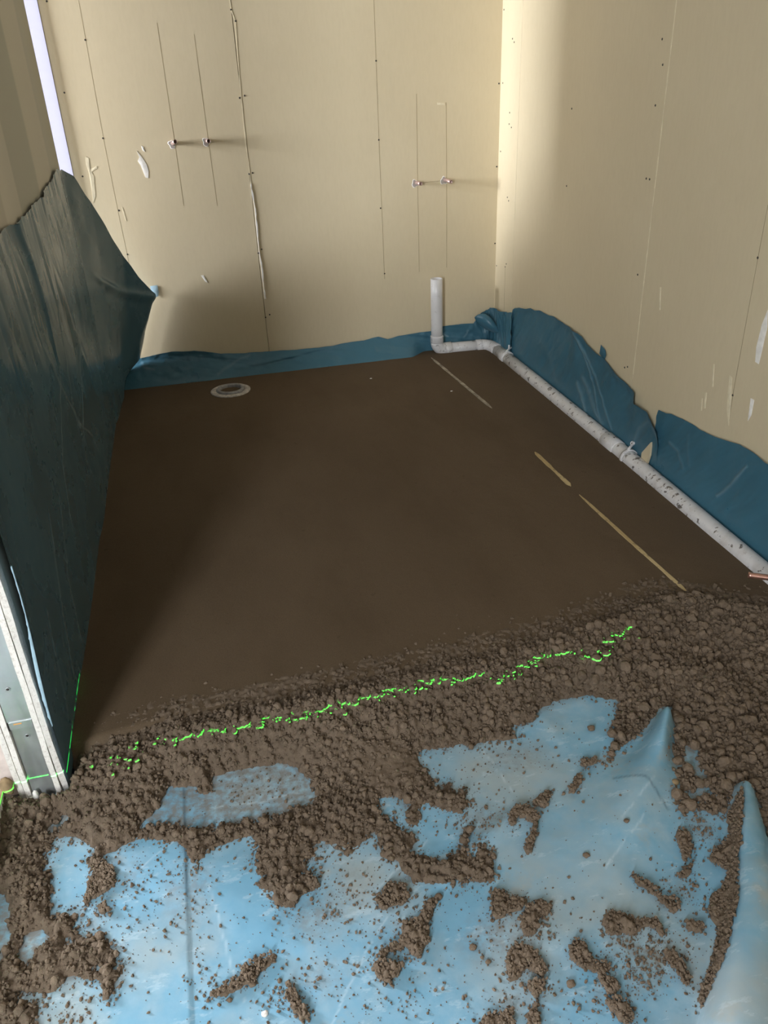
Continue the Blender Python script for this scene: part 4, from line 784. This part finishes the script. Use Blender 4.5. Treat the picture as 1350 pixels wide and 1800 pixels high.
ppart('long_pipe', [(XP, YS-.10, .010), (XP+.003, 3.4, .009), (XP+.004, 2.9, .007), (XP+.003, 2.57, .006), (XP, 2.2, .003), (XP-.002, 1.9, .000), (XP-.003, 1.6, -.003), (XP-.003, 1.30, -.006)], RP, 28, dirt=.85)
ppart('socket', [(XP+.003, 2.68, .0065), (XP+.003, 2.677, .0065), (XP+.003, 2.58, .006), (XP+.003, 2.577, .006)], [RP, RP+.0032, RP+.0032, RP], 28, dirt=1.0)
tag(pipe, 'white plastic drain pipe with upright standpipe, running along the right wall', 'pipe')
def clip(y, zc, label, loop):
    c = empty('pipe_clip', (XP+.003, y, 0)); r = RP+.0048
    V = []; F = []; n = 28
    for k in range(n):
        a = 2*math.pi*k/n
        for rr, yy in ((RP+.0005, -.009), (r, -.009), (r, .009), (RP+.0005, .009)): V.append((XP+.003+rr*math.cos(a), y+yy, zc+rr*math.sin(a)))
    for k in range(n):
        a, b = k*4, ((k+1) % n)*4
        for q in range(4): F.append((a+q, a+(q+1) % 4, b+(q+1) % 4, b+q))
    rel(mesh('ring', V, F, PVC, None, True), c)
    rel(sweep('arm', [(XP-.006, y-.004, zc+RP+.004), (XP+.008, y+.006, zc+RP+.010), (XP+.022, y+.016, zc+RP+.014), (XR-.003, y+.022, zc+RP+.016)], [.0055, .005, .0045, .0045], PVC, 10), c)
    if loop:
        pts = [(XP+.021, y+.018+.0*k, zc+RP+.020+.0)for k in range(1)]
        pts = [Vector((XP+.020+.006*math.cos(t), y+.016, zc+RP+.021+.0065*math.sin(t))) for t in np.linspace(0, 2*math.pi, 18)]
        rel(sweep('screw_eye', pts, .0022, PVC, 8), c)
        rel(sweep('clip_end', [(XP+.026, y+.02, zc+RP+.017), (XR-.004, y+.024, zc+RP+.018)], [.0065, .0065], PVC, 10), c)
    else:
        rel(sweep('screw_post', [(XR-.022, y+.02, zc+RP+.012), (XR-.022, y+.02, zc+RP+.03)], [.0055, .0045], PVC, 10), c)
    return tag(c, label, 'pipe clip', 'white clips holding the drain pipe')
clip(3.765, .010, 'white pipe clip near the room corner, at the edge of the bunched sheet', False)
clip(2.50, .006, 'white pipe clip with a screw loop, halfway along the right wall pipe', True)
for o in list(COL.objects):
    if o.parent and o.parent.name.startswith('pipe_clip') and o.type == 'MESH':
        at = o.data.attributes.new('dirt', 'FLOAT', 'POINT'); at.data.foreach_set('value', np.full(len(o.data.vertices), .25, np.float32))

# ------------------------------------------------------------------ copper pipes
labs = ['leftmost bare copper pipe stub poking from the back wall', 'copper pipe stub second from the left on the back wall', 'third copper stub from the left, above and left of the standpipe', 'rightmost copper stub on the back wall, tilted to the right']
for (a, b, lab, k) in zip(STUBS, STUBE, labs, range(4)):
    a = Vector(a); b = Vector(b); t = empty('pipe_stub', a)
    rel(sweep('copper_tube', [a+(a-b)*.1, a+(b-a)*.5, b], .0088, COPPERD, 18, True, .0014), t)
    # ragged hole cut in the board round the pipe
    cx = a.x-(.003 if k < 2 else .006); n = 20; V = []; F = []
    for q in range(n):
        an = 2*math.pi*q/n; rr = .0155*(1+.16*math.sin(3*an+k)+.10*math.sin(5*an+2*k)); V += [(cx+rr*math.cos(an), YB-.0012, a.z-.004+rr*math.sin(an)), (cx+rr*1.15*math.cos(an), YB-.0004, a.z-.004+rr*1.15*math.sin(an))]
    for q in range(n): F.append((2*q, 2*q+1, (2*q+3) % (2*n), (2*q+2) % (2*n)))
    mesh('hole_edge', V, F, FILLER, wb)
    mesh('pipe_hole', [V[2*q] for q in range(n)], [tuple(range(n))], ROSE, wb)
    tag(t, lab, 'pipe stub', 'copper stubs on the back wall')
e0 = Vector((1.392, 1.612, .056)); e1 = Vector((XR+.02, 1.500, .058)); cp = empty('copper_pipe', e1)
rel(sweep('tube', [e1, e0*.5+e1*.5, e0+(e1-e0).normalized()*.006, e0], [.0085, .0085, .0085, .0088], COPPER, 20, True, .0014), cp)
tag(cp, 'pinkish copper pipe end sticking in from the right edge above the drain pipe', 'copper pipe')
